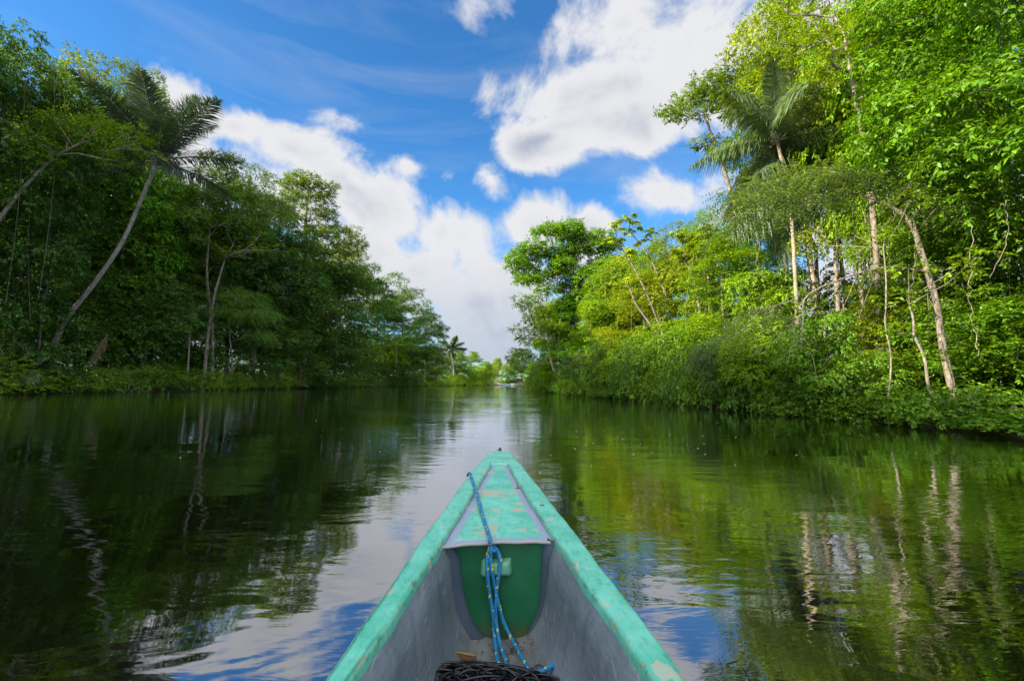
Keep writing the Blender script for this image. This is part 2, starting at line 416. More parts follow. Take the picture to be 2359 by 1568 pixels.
# ------------------------------------------------------------------ water
def water_mat():
    m = bpy.data.materials.new('river_water'); m.use_nodes = True
    N = NT(m.node_tree); N.n.clear()
    tc = N.new('ShaderNodeTexCoord').outputs['Object']
    # a slow flow: long low swells, eddies, fine wind ripples in patches
    a = N.noise(N.mapping(tc, rot=(0, 0, R_(12)), scale=(0.35, 0.9, 1)), 1.0, 3, 0.45, 1.2)
    b = N.noise(N.mapping(tc, rot=(0, 0, R_(-20)), scale=(1.6, 4.2, 1)), 1.0, 3, 0.5, 1.5)
    c = N.noise(N.mapping(tc, rot=(0, 0, R_(8)), scale=(4.5, 15, 1)), 1.0, 3, 0.55, 0.8)
    patch = N.mapr(N.noise(N.mapping(tc, scale=(0.10, 0.22, 1)), 1.0, 3, 0.5), 0.42, 0.66, 0.10, 1.0)
    h = N.math('ADD', N.math('MULTIPLY', a, 0.036), N.math('MULTIPLY', b, N.math('MULTIPLY', patch, 0.018)))
    sx_ = N.new('ShaderNodeSeparateXYZ'); N.l.new(tc, sx_.inputs[0])
    h = N.math('ADD', h, N.math('MULTIPLY', N.math('MULTIPLY', c, N.mapr(sx_.outputs[1], 6, 40, 1.0, 3.0)), N.math('MULTIPLY', patch, 0.0046)))
    bp = N.new('ShaderNodeBump'); bp.inputs['Strength'].default_value = 1.0; bp.inputs['Distance'].default_value = 0.34
    N.l.new(h, bp.inputs['Height'])
    g = N.new('ShaderNodeBsdfGlossy'); g.inputs['Roughness'].default_value = 0.02; g.inputs[0].default_value = (0.94, 0.96, 1.0, 1)
    d = N.new('ShaderNodeBsdfDiffuse'); d.inputs[0].default_value = (0.004, 0.004, 0.0015, 1)
    lw = N.new('ShaderNodeFresnel'); lw.inputs['IOR'].default_value = 2.5
    for s in (g.inputs['Normal'], lw.inputs['Normal']): N.l.new(bp.outputs[0], s)
    mx = N.new('ShaderNodeMixShader'); N.l.new(N.mapr(lw.outputs[0], 0.0, 0.60, 0.05, 0.96), mx.inputs[0])
    N.l.new(d.outputs[0], mx.inputs[1]); N.l.new(g.outputs[0], mx.inputs[2])
    o = N.new('ShaderNodeOutputMaterial'); N.l.new(mx.outputs[0], o.inputs[0])
    return m
mb = MB()
wx = np.linspace(-70, 45, 24); wy = np.linspace(-200, 262, 60)
grid(mb, np.array([[[x, y, 0.0] for x in wx] for y in wy]))
tag(mb.build('river_water', water_mat()), kind='structure')

# ------------------------------------------------------------------ sky
SUN_EL, SUN_AZ = 25.5, 248.0             # compass degrees from +Y (down the river), clockwise
sd = np.array([math.sin(R_(SUN_AZ)) * math.cos(R_(SUN_EL)), math.cos(R_(SUN_AZ)) * math.cos(R_(SUN_EL)), math.sin(R_(SUN_EL))])
w = bpy.data.worlds.new('World'); scene.world = w; w.use_nodes = True
N = NT(w.node_tree); N.n.clear()
sky = N.new('ShaderNodeTexSky', sky_type='NISHITA'); sky.sun_disc = False
sky.sun_elevation = R_(SUN_EL); sky.sun_rotation = R_(SUN_AZ); sky.air_density = 1.0; sky.dust_density = 0.4; sky.ozone_density = 2.5; sky.altitude = 300
V = N.new('ShaderNodeTexCoord').outputs['Generated']
hs = N.new('ShaderNodeHueSaturation'); hs.inputs['Saturation'].default_value = 1.22; hs.inputs['Value'].default_value = 1.0
N.l.new(sky.outputs[0], hs.inputs['Color'])
skycol = N.mix(1.0, hs.outputs[0], (0.62, 0.92, 1.05, 1), 'MULTIPLY')
# cloud banks: (px, py, rx, ry, rot, weight) in photo units at their direction in the sky
BL = [(540, 280, 130, 65, 25, 1), (690, 375, 150, 70, 27, 1.05), (620, 450, 220, 100, 25, 1.05), (880, 490, 165, 90, 20, 1.1), (780, 430, 120, 60, 25, 1), (1010, 530, 115, 70, 22, 1.0), (870, 620, 220, 150, 0, .95),
      (1080, 700, 170, 100, 0, .9), (1010, 760, 260, 90, 0, .85), (1150, 620, 110, 70, 0, .8), (1230, 520, 80, 50, -10, .95), (1365, 530, 60, 40, 10, .9), (1290, 600, 160, 60, 0, .7),
      (1570, 460, 110, 60, -10, .85), (1700, 500, 160, 60, 0, .7),
      (1420, 60, 175, 110, 0, 1.0), (1560, 120, 220, 150, 10, 1.05), (1420, 200, 200, 90, -8, 1.1), (1480, 270, 150, 70, -10, 1.0), (1250, 325, 95, 50, 0, 1.0), (1330, 290, 90, 50, 0, .9), (1640, 250, 120, 90, 0, .8), (1500, -120, 300, 160, 0, 1.1), (1850, 60, 260, 130, 0, .8), (1180, 770, 150, 30, 0, .8), (1000, 820, 300, 30, 0, .7),
      (935, 385, 75, 30, 0, .66), (1140, 25, 90, 50, 0, .62), (1125, 415, 60, 30, 30, .55), (820, 300, 120, 30, 20, .42), (1020, 395, 40, 25, 0, .5), (300, 440, 250, 60, 10, .7), (150, 620, 400, 120, 0, .7), (2050, 480, 300, 110, 0, .75), (2000, 700, 500, 120, 0, .8), (300, 760, 600, 80, 0, .8)]
wn = N.noise(V, 5.0, 5, 0.55, color=True)
Vw = N.vmath('ADD', V, N.vmath('SCALE', N.vmath('SUBTRACT', wn, (0.5, 0.5, 0.5)), sc=0.11))
F = None
for (px, py, rx, ry, rot, wt) in BL:
    c = norm(ray(px, py)); e1 = norm(ray(px + 50, py)) - c; e2 = norm(ray(px, py - 50)) - c
    s1 = np.linalg.norm(e1) / 50 * rx * 1.35; s2 = np.linalg.norm(e2) / 50 * ry * 1.35
    e1 = norm(e1 - c * np.dot(e1, c)); e2 = np.cross(e1, c); e2 = e2 if e2[2] > 0 else -e2
    a = -R_(rot); f1 = e1 * math.cos(a) + e2 * math.sin(a)
    f2 = np.cross(f1, c)
    M = Matrix(np.stack([f1, c, f2], 1).tolist())
    mp = N.mapping(Vw, tuple(c), tuple(M.to_euler()), (float(s1), 0.8, float(s2)), 'TEXTURE')
    q = N.math('MULTIPLY_ADD', N.vmath('LENGTH', mp), -wt * 0.75, float(wt))
    F = q if F is None else N.math('SMOOTH_MAX', F, q, 0.12)
sep = N.new('ShaderNodeSeparateXYZ'); N.l.new(V, sep.inputs[0])
# added cloud over the unseen half of the sky, for more fill light
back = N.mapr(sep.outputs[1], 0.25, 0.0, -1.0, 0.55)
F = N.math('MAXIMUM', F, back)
fb = N.noise(V, 4.8, 9, 0.60, 0.35)
D = N.math('ADD', F, N.math('MULTIPLY', N.math('SUBTRACT', fb, 0.5), 2.1))
alpha = N.mapr(D, 0.24, 0.62, 0, 1, True)
# light side: compare the cloud noise with itself a step towards the sun
up = N.vmath('ADD', V, tuple((np.array([-0.035, 0, 0.045])).tolist()))
fb2 = N.noise(up, 4.2, 4, 0.5, 0.3); fb1 = N.noise(V, 4.2, 4, 0.5, 0.3)
lit = N.mapr(N.math('SUBTRACT', fb1, fb2), -0.07, 0.09, 0, 1, True)
thick = N.mapr(D, 0.55, 1.45, 0, 1, True)
low = N.mapr(sep.outputs[2], 0.04, 0.32, 1, 0, True)
shade = N.math('MULTIPLY', thick, N.math('SUBTRACT', 1.0, N.math('MULTIPLY', lit, 0.7)), clamp=True)
cloud = N.mix(shade, (3.4, 3.42, 3.52, 1), (1.75, 1.95, 2.4, 1))
cloud = N.mix(N.math('MULTIPLY', low, 0.6), cloud, (1.5, 1.95, 2.6, 1))
fill_gain = N.mapr(N.vmath('DOT_PRODUCT', V, tuple(sd.tolist())), -0.5, 0.5, 1.1, 3.5)  # added brightening of the out-of-view clouds, lifts light in the shade
fill_gain = N.math('ADD', 1.0, N.math('MULTIPLY', N.math('SUBTRACT', fill_gain, 1.0), N.mapr(sep.outputs[1], 0.38, -0.05)))
cloud = N.vmath('SCALE', cloud, sc=fill_gain)
cir = N.noise(N.mapping(V, rot=(0, R_(35), 0), scale=(1.2, 1.2, 7.0)), 2.2, 6, 0.6, 0.6)
skycol = N.mix(N.mapr(cir, 0.48, 0.80, 0, 0.20), skycol, (2.9, 3.0, 3.2, 1))
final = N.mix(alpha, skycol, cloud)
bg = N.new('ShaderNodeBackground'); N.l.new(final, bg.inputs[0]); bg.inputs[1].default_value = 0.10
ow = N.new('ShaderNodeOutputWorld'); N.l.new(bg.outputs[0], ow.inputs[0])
sl = bpy.data.lights.new('sun', 'SUN'); sl.energy = 5.0; sl.angle = R_(0.6); sl.color = (1.0, 0.90, 0.72)
so = bpy.data.objects.new('sun', sl); COL.objects.link(so); so.location = (-60, -20, 60)
so.rotation_euler = Vector(sd.tolist()).to_track_quat('Z', 'Y').to_euler()

# ------------------------------------------------------------------ boat
def paint_fn(N, tc):
    n = N.noise(tc, 7, 5, 0.6); n2 = N.noise(N.mapping(tc, scale=(1, 0.35, 1)), 60, 3, 0.6)
    c = N.mix(N.mapr(n, 0.35, 0.65), (0.08, 0.48, 0.31, 1), (0.18, 0.64, 0.47, 1))
    c = N.mix(N.mapr(n2, 0.50, 0.70, 0, 0.55), c, (0.045, 0.33, 0.21, 1))
    # peeled patches, darker drips and dirt
    p = N.math('ADD', N.noise(tc, 9, 3, 0.5), N.math('MULTIPLY', N.noise(tc, 42, 3, 0.6), 0.25))
    c = N.mix(N.mapr(p, 0.755, 0.775, 0, 0.9), c, (0.44, 0.48, 0.34, 1))
    c = N.mix(N.mapr(N.noise(tc, 16, 4, 0.6, 1.5), 0.68, 0.70, 0, 0.6), c, (0.03, 0.36, 0.20, 1))
    s = N.noise(N.mapping(tc, scale=(1.0, 3.5, 1)), 25, 4, 0.7)
    return N.mix(N.mapr(s, 0.56, 0.66, 0, 0.6), c, (0.36, 0.52, 0.40, 1))
def paint_bump(N, tc):
    return (N.math('ADD', N.noise(tc, 30, 6, 0.65), N.noise(tc, 8, 3)), 0.6, 0.005)
def rim_fn(N, tc):
    c = paint_fn(N, tc); at = N.new('ShaderNodeAttribute'); at.attribute_name = 'mark'
    e = N.math('ADD', at.outputs['Fac'], N.math('MULTIPLY', N.math('SUBTRACT', N.noise(N.mapping(tc, scale=(2, .8, 2)), 30, 5, 0.7), 0.5), 1.6))
    c = N.mix(N.mapr(e, 0.95, 1.15, 0, 0.85), c, (0.36, 0.36, 0.24, 1))
    c = N.mix(N.mapr(N.math('MULTIPLY', at.outputs['Fac'], N.noise(tc, 20, 6, .7)), 0.54, 0.60, 0, 0.55), c, (0.06, 0.10, 0.09, 1))
    sc = N.noise(N.mapping(tc, rot=(0, 0, .35), scale=(60, 3, 6)), 2.0, 3, 0.6)
    return N.mix(N.mapr(sc, 0.63, 0.70, 0, 0.6), c, (0.32, 0.66, 0.52, 1))
PAINT = mat('teal_paint', None, 0.42, 0.5, rim_fn, paint_bump)
def deck_fn(N, tc):
    at = N.new('ShaderNodeAttribute'); at.attribute_name = 'mark'
    e = N.math('ADD', at.outputs['Fac'], N.math('MULTIPLY', N.math('SUBTRACT', N.noise(tc, 28, 4, 0.6), 0.5), 0.022))
    teal = paint_fn(N, tc)
    lav = N.mix(N.noise(tc, 12, 5, 0.6), (0.26, 0.29, 0.38, 1), (0.38, 0.40, 0.50, 1))
    c = N.mix(N.mapr(e, 0.036, 0.048), lav, teal)
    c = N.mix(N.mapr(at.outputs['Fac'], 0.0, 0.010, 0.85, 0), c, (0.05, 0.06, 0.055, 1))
    p = N.math('ADD', N.noise(tc, 6.5, 2, 0.5), N.math('MULTIPLY', N.noise(tc, 55, 3, 0.6), 0.16))
    c = N.mix(N.mapr(p, 0.71, 0.73, 0, 0.9), c, (0.45, 0.44, 0.30, 1))
    vo = N.new('ShaderNodeTexVoronoi'); N.l.new(N.vmath('ADD', tc, N.vmath('SCALE', N.noise(tc, 20, 2, color=True), sc=0.05)), vo.inputs[0]); vo.inputs['Scale'].default_value = 7.5
    return N.mix(N.mapr(vo.outputs['Distance'], 0.12, 0.17, 0.85, 0), c, (0.46, 0.46, 0.33, 1))
DECK = mat('foredeck_paint', None, 0.5, 0.45, deck_fn, paint_bump)
def hull_fn(N, tc):
    n = N.noise(tc, 3.0, 6, 0.65); st = N.noise(N.mapping(tc, rot=(0.5, 0, 0), scale=(9, 9, 1.1)), 2.0, 5, 0.65)
    c = N.mix(N.mapr(n, 0.3, 0.7), (0.105, 0.14, 0.155, 1), (0.23, 0.26, 0.285, 1))
    c = N.mix(N.mapr(st, 0.50, 0.72, 0, 0.45), c, (0.05, 0.085, 0.09, 1))
    sc = N.noise(N.mapping(tc, rot=(0.3, 0.2, 0.4), scale=(40, 3, 6)), 2.2, 3, 0.6)
    c = N.mix(N.mapr(sc, 0.62, 0.68, 0, 0.35), c, (0.45, 0.45, 0.44, 1))
    sp = N.new('ShaderNodeSeparateXYZ'); N.l.new(tc, sp.inputs[0])
    lo = N.mapr(N.math('ADD', sp.outputs[2], N.math('MULTIPLY', N.math('SUBTRACT', N.noise(tc, 11, 6, 0.7), 0.5), 0.22)), 0.05, 0.17, 1, 0)
    c = N.mix(N.math('MULTIPLY', lo, 0.75), c, (0.20, 0.185, 0.14, 1))
    return N.mix(N.mapr(N.noise(tc, 45, 3, 0.7), 0.70, 0.74, 0, 0.8), c, (0.05, 0.04, 0.03, 1))
HULL = mat('hull_fibreglass', None, 0.5, 0.4, hull_fn, lambda N, tc: (N.math('ADD', N.noise(tc, 5, 4), N.math('MULTIPLY', N.noise(N.mapping(tc, scale=(6, 2, 6)), 10, 5), 0.6)), 0.55, 0.012))
def bulk_fn(N, tc):
    n = N.noise(tc, 6, 5, 0.6); sp = N.new('ShaderNodeSeparateXYZ'); N.l.new(tc, sp.inputs[0])
    c = N.mix(N.mapr(n, 0.3, 0.7), (0.006, 0.085, 0.033, 1), (0.014, 0.14, 0.058, 1))
    c = N.mix(N.mapr(N.noise(tc, 24, 4, 0.7), 0.66, 0.70, 0, 0.5), c, (0.05, 0.12, 0.05, 1))
    c = N.mix(N.mapr(N.noise(N.mapping(tc, scale=(1, 1, 6)), 14, 3, 0.7, 1.0), 0.72, 0.74, 0, 0.6), c, (0.25, 0.24, 0.14, 1))
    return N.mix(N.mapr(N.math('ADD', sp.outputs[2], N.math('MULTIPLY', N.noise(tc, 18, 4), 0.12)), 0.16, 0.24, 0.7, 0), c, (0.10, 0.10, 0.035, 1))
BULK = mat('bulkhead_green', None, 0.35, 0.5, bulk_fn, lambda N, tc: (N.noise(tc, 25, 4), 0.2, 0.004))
TRIM = mat('trim_slate', None, 0.45, 0.4, lambda N, tc: N.mix(N.noise(tc, 8, 5, 0.6), (0.035, 0.06, 0.085, 1), (0.085, 0.115, 0.15, 1)), lambda N, tc: (N.noise(tc, 20, 4), 0.3, 0.004))
CLEATM = mat('cleat_paint', None, 0.45, 0.5, lambda N, tc: N.mix(N.noise(tc, 20, 4, 0.6), (0.07, 0.30, 0.16, 1), (0.17, 0.42, 0.27, 1)))
CREAM = mat('edge_cream', None, 0.6, 0.3, lambda N, tc: N.mix(N.noise(tc, 30, 4, 0.7), (0.22, 0.23, 0.24, 1), (0.45, 0.44, 0.38, 1)))
RUST = mat('rusty_iron', None, 0.8, 0.3, lambda N, tc: N.mix(N.noise(tc, 60, 4), (0.10, 0.045, 0.02, 1), (0.24, 0.12, 0.06, 1)))
DARKIRON = mat('dark_knob', (0.05, 0.045, 0.035), 0.6, 0.4)

YA = at_z(1890, 2033, 0.545, SRC)[1]                        # where the foredeck ends
def zr(y): return float(np.interp(y, [-3, 0, 1.2, 2.0, 3.0, 4.3], [0.46, 0.47, 0.495, 0.535, 0.57, 0.60]))
def at_rim(px, py, dz=0.0):
    z = 0.5
    for _ in range(6):
        p = at_z(px, py, z, SRC); z = zr(p[1]) + dz
    return at_z(px, py, z, SRC)
OL = np.array([at_rim(*p) for p in [(1836, 1724), (1781, 1797), (1692, 1914), (1593, 2031), (1464, 2222), (1346, 2400), (1228, 2578)]])
OR = np.array([at_rim(*p) for p in [(1947, 1724), (2060, 1865), (2130, 1955), (2196, 2043), (2343, 2209), (2491, 2406), (2601, 2578)]])
IL = np.array([at_rim(*p) for p in [(1862, 1752), (1790, 1868), (1692, 2030), (1544, 2240), (1440, 2400), (1332, 2578)]])
IR = np.array([at_rim(*p) for p in [(1922, 1752), (2000, 1882), (2085, 2013), (2208, 2185), (2368, 2418), (2481, 2578)]])
YT = at_rim(1890, 1707)[1]; YAP = float((IL[0][1] + IR[0][1]) / 2)
def curve_of(P, far):
    a = P[np.argsort(P[:, 1])]; y = list(a[:, 1]); x = list(a[:, 0])
    y0, x0 = y[0], x[0]; s = (x[1] - x[0]) / (y[1] - y[0])
    ext = [(0.6, .85), (0.0, 1.35), (-1.0, 1.7), (-3.0, 1.75)]
    for (yy, k) in ext: y.insert(0, yy); x.insert(0, x0 + s * (0.8 - y0) * k * 0.8)
    if far: y.append(YT); x.append(x[-1] * 0.62 + 0.0)
    cf = np.polyfit(a[:, 1], a[:, 0], 2); yy = np.linspace(a[0, 1], a[-1, 1], 30); sh = float(np.polyval(cf, y0)) - x0
    ye = y[:4]; xe = [q_ + sh for q_ in x[:4]]
    return lambda q: float(np.interp(q, ye + list(yy), xe + list(np.polyval(cf, yy))))
fOL, fOR, fIL, fIR = curve_of(OL, False), curve_of(OR, False), curve_of(IL, False), curve_of(IR, False)
YC = min(OL[0][1], OR[0][1])                                # where the blunt nose begins
ys_in = np.concatenate([np.linspace(-3, 0.8, 10), np.linspace(0.95, YAP, 46)])

boat = empty('canoe', (0, 0, 0))
tag(boat, 'long open canoe with teal gunwales, grey hull and painted foredeck in the foreground', 'canoe')

# gunwale: a rounded rim following each side and closing round the nose
mb = MB()
def rim_strip(fo, fi, sgn):
    rows = []
    for y in ys_in:
        xo, xi, z = fo(y), fi(y), zr(y); wdt = abs(xo - xi)
        wob = 0.0016 * math.sin(y * 9 + sgn) + 0.001 * math.sin(y * 31)
        xo += wob * 1.3; xi += 0.0018 * math.sin(y * 13 + 2) + 0.001 * math.sin(y * 37)
        prof = [(xo - sgn * .006, z - .075), (xo, z - .068), (xo, z - .012), (xo - sgn * .004, z - .003), (xo - sgn * .013, z + .001)]
        for t in np.linspace(0.15, 0.85, 6): prof.append((xo + (xi - xo) * t, z + .003 * math.sin(t * math.pi) + 0.0012 * math.sin(y * 21 + t * 7)))
        prof += [(xi + sgn * .011, z), (xi + sgn * .003, z - .004), (xi, z - .012), (xi, z - .045)]
        rows.append([(x, y, q) for x, q in prof])
    am = np.tile(np.array([0, .4, 1, 1, .55, .12, 0, 0, 0, .1, .5, .9, 1, 1, .3]), (len(rows), 1))
    grid(mb, np.array(rows) if sgn > 0 else np.array(rows)[:, ::-1], am if sgn > 0 else am[:, ::-1])
rim_strip(fOL, fIL, -1); rim_strip(fOR, fIR, 1)
# nose cap
rows = []
for t in [0, 1e-4] + list(np.linspace(0.03, 1, 12)):
    y = YAP + (YT - YAP) * t
    lx, rx = fOL(min(y, YC)), fOR(min(y, YC))
    if y > YC:
        k = (y - YC) / max(YT - YC, 1e-3); m = (lx + rx) / 2; s = math.sqrt(max(0, 1 - (k * 0.93) ** 2.4)); lx = m + (lx - m) * s; rx = m + (rx - m) * s
    z = zr(y) - (0.004 if t > .93 else 0)
    xs_ = np.linspace(lx, rx, 13); z -= (.03 if t == 0 else 0); y += (-.0005 if t == 0 else 0); r = [(xs_[0], y, z - .075), (xs_[0], y, z - .014)]
    r += [(xs_[0] + (xs_[-1] - xs_[0]) * 0.03, y, z - .003)] + [(x, y, z + .002) for x in xs_[1:-1]] + [(xs_[-1] - (xs_[-1] - xs_[0]) * 0.03, y, z - .003)]
    r += [(xs_[-1], y, z - .014), (xs_[-1], y, z - .075)]
    rows.append(r)
NP = np.array(rows); grid(mb, NP)
last = NP[-1]; low = last.copy(); low[:, 2] = zr(YT) - .075; low[:, 1] += 0.006
grid(mb, np.stack([last, low]))
mb.build('gunwale', PAINT, boat, smooth=True)

# hull: inner skin, outer skin, stem
YL0, YR0 = at_rim(1695, 2043)[1], at_rim(2082, 2026)[1]
YB = max(YL0, YR0) + 0.014
gl = [(1708, 2052), (1738, 2105), (1750, 2190), (1768, 2290), (1800, 2365), (1843, 2422)]
gr = [(2077, 2034), (2055, 2080), (2050, 2150), (2046, 2250), (2030, 2330), (1988, 2415)]
GLp = spline([at_y(a, b, YB, SRC) for a, b in gl], 24); GRp = spline([at_y(a, b, YB, SRC) for a, b in gr], 24)
_hw = (fIR(YB) - fIL(YB)) / 2; _ts = (zr(YB) - .03 - (GLp[:, 2] + GRp[:, 2]) / 2) / (zr(YB) - .13); _ss = ((GRp[:, 0] - GLp[:, 0]) / 2 + .026) / _hw
_ts[0] = max(_ts[0], .02)
def section(y, t, w):
    """half width at depth fraction t (0 rim, 1 floor)"""
    return w * float(np.interp(t, [0] + list(_ts) + [1.0], [1.0] + list(np.minimum(_ss, .995)) + [min(_ss[-1], .42) * .8]))
def floor_z(y): return float(np.interp(y, [-3, 1.0, YA, YT], [0.05, 0.06, 0.10, 0.30]))
mb = MB(); rows = []
for y in np.concatenate([np.linspace(-3, 0.8, 10), np.linspace(0.95, YA + 0.08, 26)]):
    l, r = fIL(y) - .004, fIR(y) + .004; m = (l + r) / 2; wdt = (r - l) / 2; z0, z1 = zr(y) - .03, floor_z(y)
    T = np.concatenate([np.linspace(0, .8, 12), [0.87, 0.93, 0.97, 0.99, 1.0]])
    L_ = [(m - section(y, t, wdt), y, z0 + (z1 - z0) * t) for t in T]; Rr = [(m + section(y, t, wdt), y, z0 + (z1 - z0) * t) for t in T[::-1]]
    fl = [(m + wdt * 0.27 * q, y, z1 - 0.006 * (1 - q * q)) for q in (-.6, -.2, .2, .6)]
    rows.append(L_ + fl + Rr)
INNER = np.array(rows); grid(mb, INNER[:, ::-1])
rows = []
for y in np.concatenate([np.linspace(-3, 0.8, 8), np.linspace(1.0, YC, 22)]):
    l, r = fOL(y) + .012, fOR(y) - .012; m = (l + r) / 2; wdt = (r - l) / 2; z0 = zr(y) - .06
    z1 = float(np.interp(y, [-3, 2.5, 3.6, YC], [-0.14, -0.14, -0.05, 0.22])); T = np.linspace(0, 1, 14)
    rows.append([(m - section(y, t, wdt), y, z0 + (z1 - z0) * t) for t in T] + [(m + section(y, t, wdt), y, z0 + (z1 - z0) * t) for t in T[::-1]])
rows.append([((rows[-1][0][0] + rows[-1][-1][0]) / 2, YC + .06, p[2]) for p in rows[-1]])
OUTER = np.array(rows); grid(mb, OUTER)
c0 = OUTER[0].mean(0); vv = np.vstack([OUTER[0], c0]); nq = len(OUTER[0])
mb.add(vv, [[i, (i + 1) % nq, nq] for i in range(nq)])     # transom
mb.build('hull', HULL, boat, smooth=True)

# foredeck, sunk a little inside the rim
mb = MB(); rows = []; att = []
for s_ in np.linspace(0, 1, 70):
    rr = []; aa = []
    for t in np.linspace(0, 1, 40):
        y = (YL0 + (YR0 - YL0) * t) * (1 - s_) + (YAP + .05) * s_; YA_ = YL0 + (YR0 - YL0) * t
        l, r = fIL(min(y, YAP)) - .003, fIR(min(y, YAP)) + .003
        x = l + (r - l) * t
        e = min(x - l, r - x, y - YA_ + .012, max((YAP - y) * 0.6 + .02, .02))
        z = zr(y) - .024 + 0.010 * math.sin(t * math.pi) + 0.0015 * math.sin(x * 40 + y * 17)
        rr.append((x, y, z)); aa.append(max(e, 0.0))
    rows.append(rr); att.append(aa)
DK = np.array(rows); grid(mb, DK, np.array(att))
mb.build('foredeck', DECK, boat, smooth=True)
mb = MB()
lipP = DK[0] + np.array([0, -.004, -.005]); rr = [lipP + np.array([0, 0, .0065]), lipP + np.array([0, -.004, .004]), lipP + np.array([0, -.005, -.004]), lipP + np.array([0, 0, -.007])]
grid(mb, np.stack(rr)[:, ::-1])
mb.build('deck_edge', CREAM, boat, smooth=True)

# green bulkhead under the deck, with slate trim to each side
mb = MB(); T = np.linspace(0, 1, 16)[None, :, None]
P = GLp[:, None] * (1 - T) + GRp[:, None] * T; P[..., 1] -= 0.010 * np.sin(T[..., 0] * math.pi)
P[0, :, 2] = zr(YB) - .030; bot = P[-1].copy(); bot[:, 2] -= 0.012 + 0.02 * np.sin(np.linspace(0, 1, 16) * math.pi)
P = np.concatenate([P, bot[None]]); grid(mb, P)
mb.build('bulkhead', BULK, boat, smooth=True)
for G_, sg, f in ((GLp, -1, fIL), (GRp, 1, fIR)):
    mb = MB(); rows = []
    for i, p in enumerate(G_):
        z0, z1 = zr(YB) - .03, floor_z(YB); t = min(max((z0 - p[2]) / (z0 - z1), 0), .985)
        m = (fIL(YB) + fIR(YB)) / 2; wd_ = (fIR(YB) - fIL(YB)) / 2; xo = m + sg * (section(YB, t, wd_) + .006)
        if (xo - p[0]) * sg < .012: xo = p[0] + sg * .012
        q = [(p[0] - sg * .002, YB - .002, p[2]), (p[0], YB - .012, p[2]), (p[0] + (xo - p[0]) * .35, YB - .022, p[2] - .002), (p[0] + (xo - p[0]) * .8, YB - .030, p[2] - .004), (xo, YB - .034, p[2] - .004)]
        rows.append(q)
    Pn = np.array(rows); grid(mb, Pn if sg > 0 else Pn[:, ::-1])
    mb.build('side_trim', TRIM, boat, smooth=True)
# cleat block on the bulkhead
mb = MB(); c = at_y(1879, 2152, YB - .03, SRC)
nx, nz = 15, 11; hw, hh, dp = 0.067, 0.037, 0.045; rows = []
for a in np.linspace(-1, 1, nz):
    rr = []
    for b in np.linspace(-1, 1, nx):
        e = (1 - abs(a) ** 5) * (1 - abs(b) ** 6); e = max(e, 0) ** 0.45
        waist = 1 - 0.18 * (1 - abs(b)) ** 1.0 * (1 if a < 0 else .4)
        rr.append((c[0] + b * hw * (1 - .05 * a), c[1] + .03 - dp * e - .006 * (b * b), c[2] + a * hh * waist + .003 * b))
    rows.append(rr)
grid(mb, np.array(rows)); mb.build('cleat', CLEATM, boat, smooth=True)
# small fittings: knob on the nose, bent nail in the deck
mb = MB(); k = at_rim(1892, 1706)
tube(mb, [k + [0.02, -.004, .0], k + [0.004, -.004, .010], k + [-.024, -.004, .008]], [.004, .006, .004], 6)
tube(mb, [k + [-.002, -.01, .0], k + [.002, -.008, .014], k + [.008, -.006, .024], k + [.010, -.005, .030]], [.006, .011, .011, .003], 8)
mb.build('nose_knob', DARKIRON, boat, smooth=True)
mb = MB(); k = at_z(1962, 1850, .575, SRC)
tube(mb, [k + [-.006, .05, .014], k + [-.003, .02, .008], k + [.0, .0, .004]], .0028, 5); tube(mb, [k + [-.010, .002, .004], k + [.012, -.002, .004]], [.0055, .003], 6)
mb.build('bent_nail', RUST, boat)
mb = MB(); k = at_rim(2053, 1915); tube(mb, [k + [-.012, 0, .003], k + [.012, .002, .003]], .005, 6); mb.build('bolt', RUST, boat)

# ------------------------------------------------------------------ rope
def rope_mat():
    def fn(N, tc):
        at = N.new('ShaderNodeAttribute'); at.attribute_name = 'mark'
        n = N.noise(tc, 90, 3); base = N.mix(n, (0.008, 0.13, 0.30, 1), (0.02, 0.25, 0.48, 1))
        return N.mix(N.mapr(at.outputs['Fac'], 0.45, 0.55), base, (0.55, 0.52, 0.05, 1))
    return mat('rope_blue', None, 0.55, 0.4, fn, lambda N, tc: (N.noise(tc, 300, 2), 0.3, 0.002))
ROPE = rope_mat()
def rope_run(mb, pts, r=0.0085, fray=0):
    P = spline(pts, 10); L = np.sum(np.linalg.norm(np.diff(P, axis=0), axis=1)); n = int(L / 0.0055) + 6
    P = spline(pts, n); s = np.concatenate([[0], np.cumsum(np.linalg.norm(np.diff(P, axis=0), axis=1))])
    T = norm(np.gradient(P, axis=0)); u = norm(np.cross(T[0], [0.2, 0.3, 0.9])); U = []
    for i in range(n): u = norm(u - T[i] * np.dot(u, T[i])); U.append(u)
    U = np.array(U); Vv = np.cross(T, U)
    for k in range(3):
        ph = s / 0.036 * 2 * math.pi + k * 2.0944
        Q = P + (U * np.cos(ph)[:, None] + Vv * np.sin(ph)[:, None]) * r * 0.5
        mk = ((s * 17 + 0.3 * k) % 1 < 0.16).astype(float) if k == 0 else ((s * 11 + .5) % 1 < 0.07).astype(float) * (k == 1)
        tube(mb, Q, r * 0.60, 6, att=mk)
DZ = -.024 + .017
rope = empty('rope', at_rim(1781, 1792)); tag(rope, 'blue rope with yellow flecks knotted and hanging over the canoe foredeck', 'rope')
def rp(mb, pts, r=0.0085): rope_run(mb, np.array(pts) - np.array(rope.location), r)
YH = YB - 0.035
mb = MB()
d_ = [at_rim(1776, 1800, -.03) + [-.012, 0, 0], at_rim(1779, 1791, .008), at_rim(1790, 1820, .011), at_rim(1803, 1856, .010), at_rim(1812, 1890, DZ + .004), at_rim(1826, 1946, DZ), at_rim(1846, 2008, DZ), at_z(1855, 2040, .548, SRC), at_y(1858, 2062, YA - .02, SRC)]
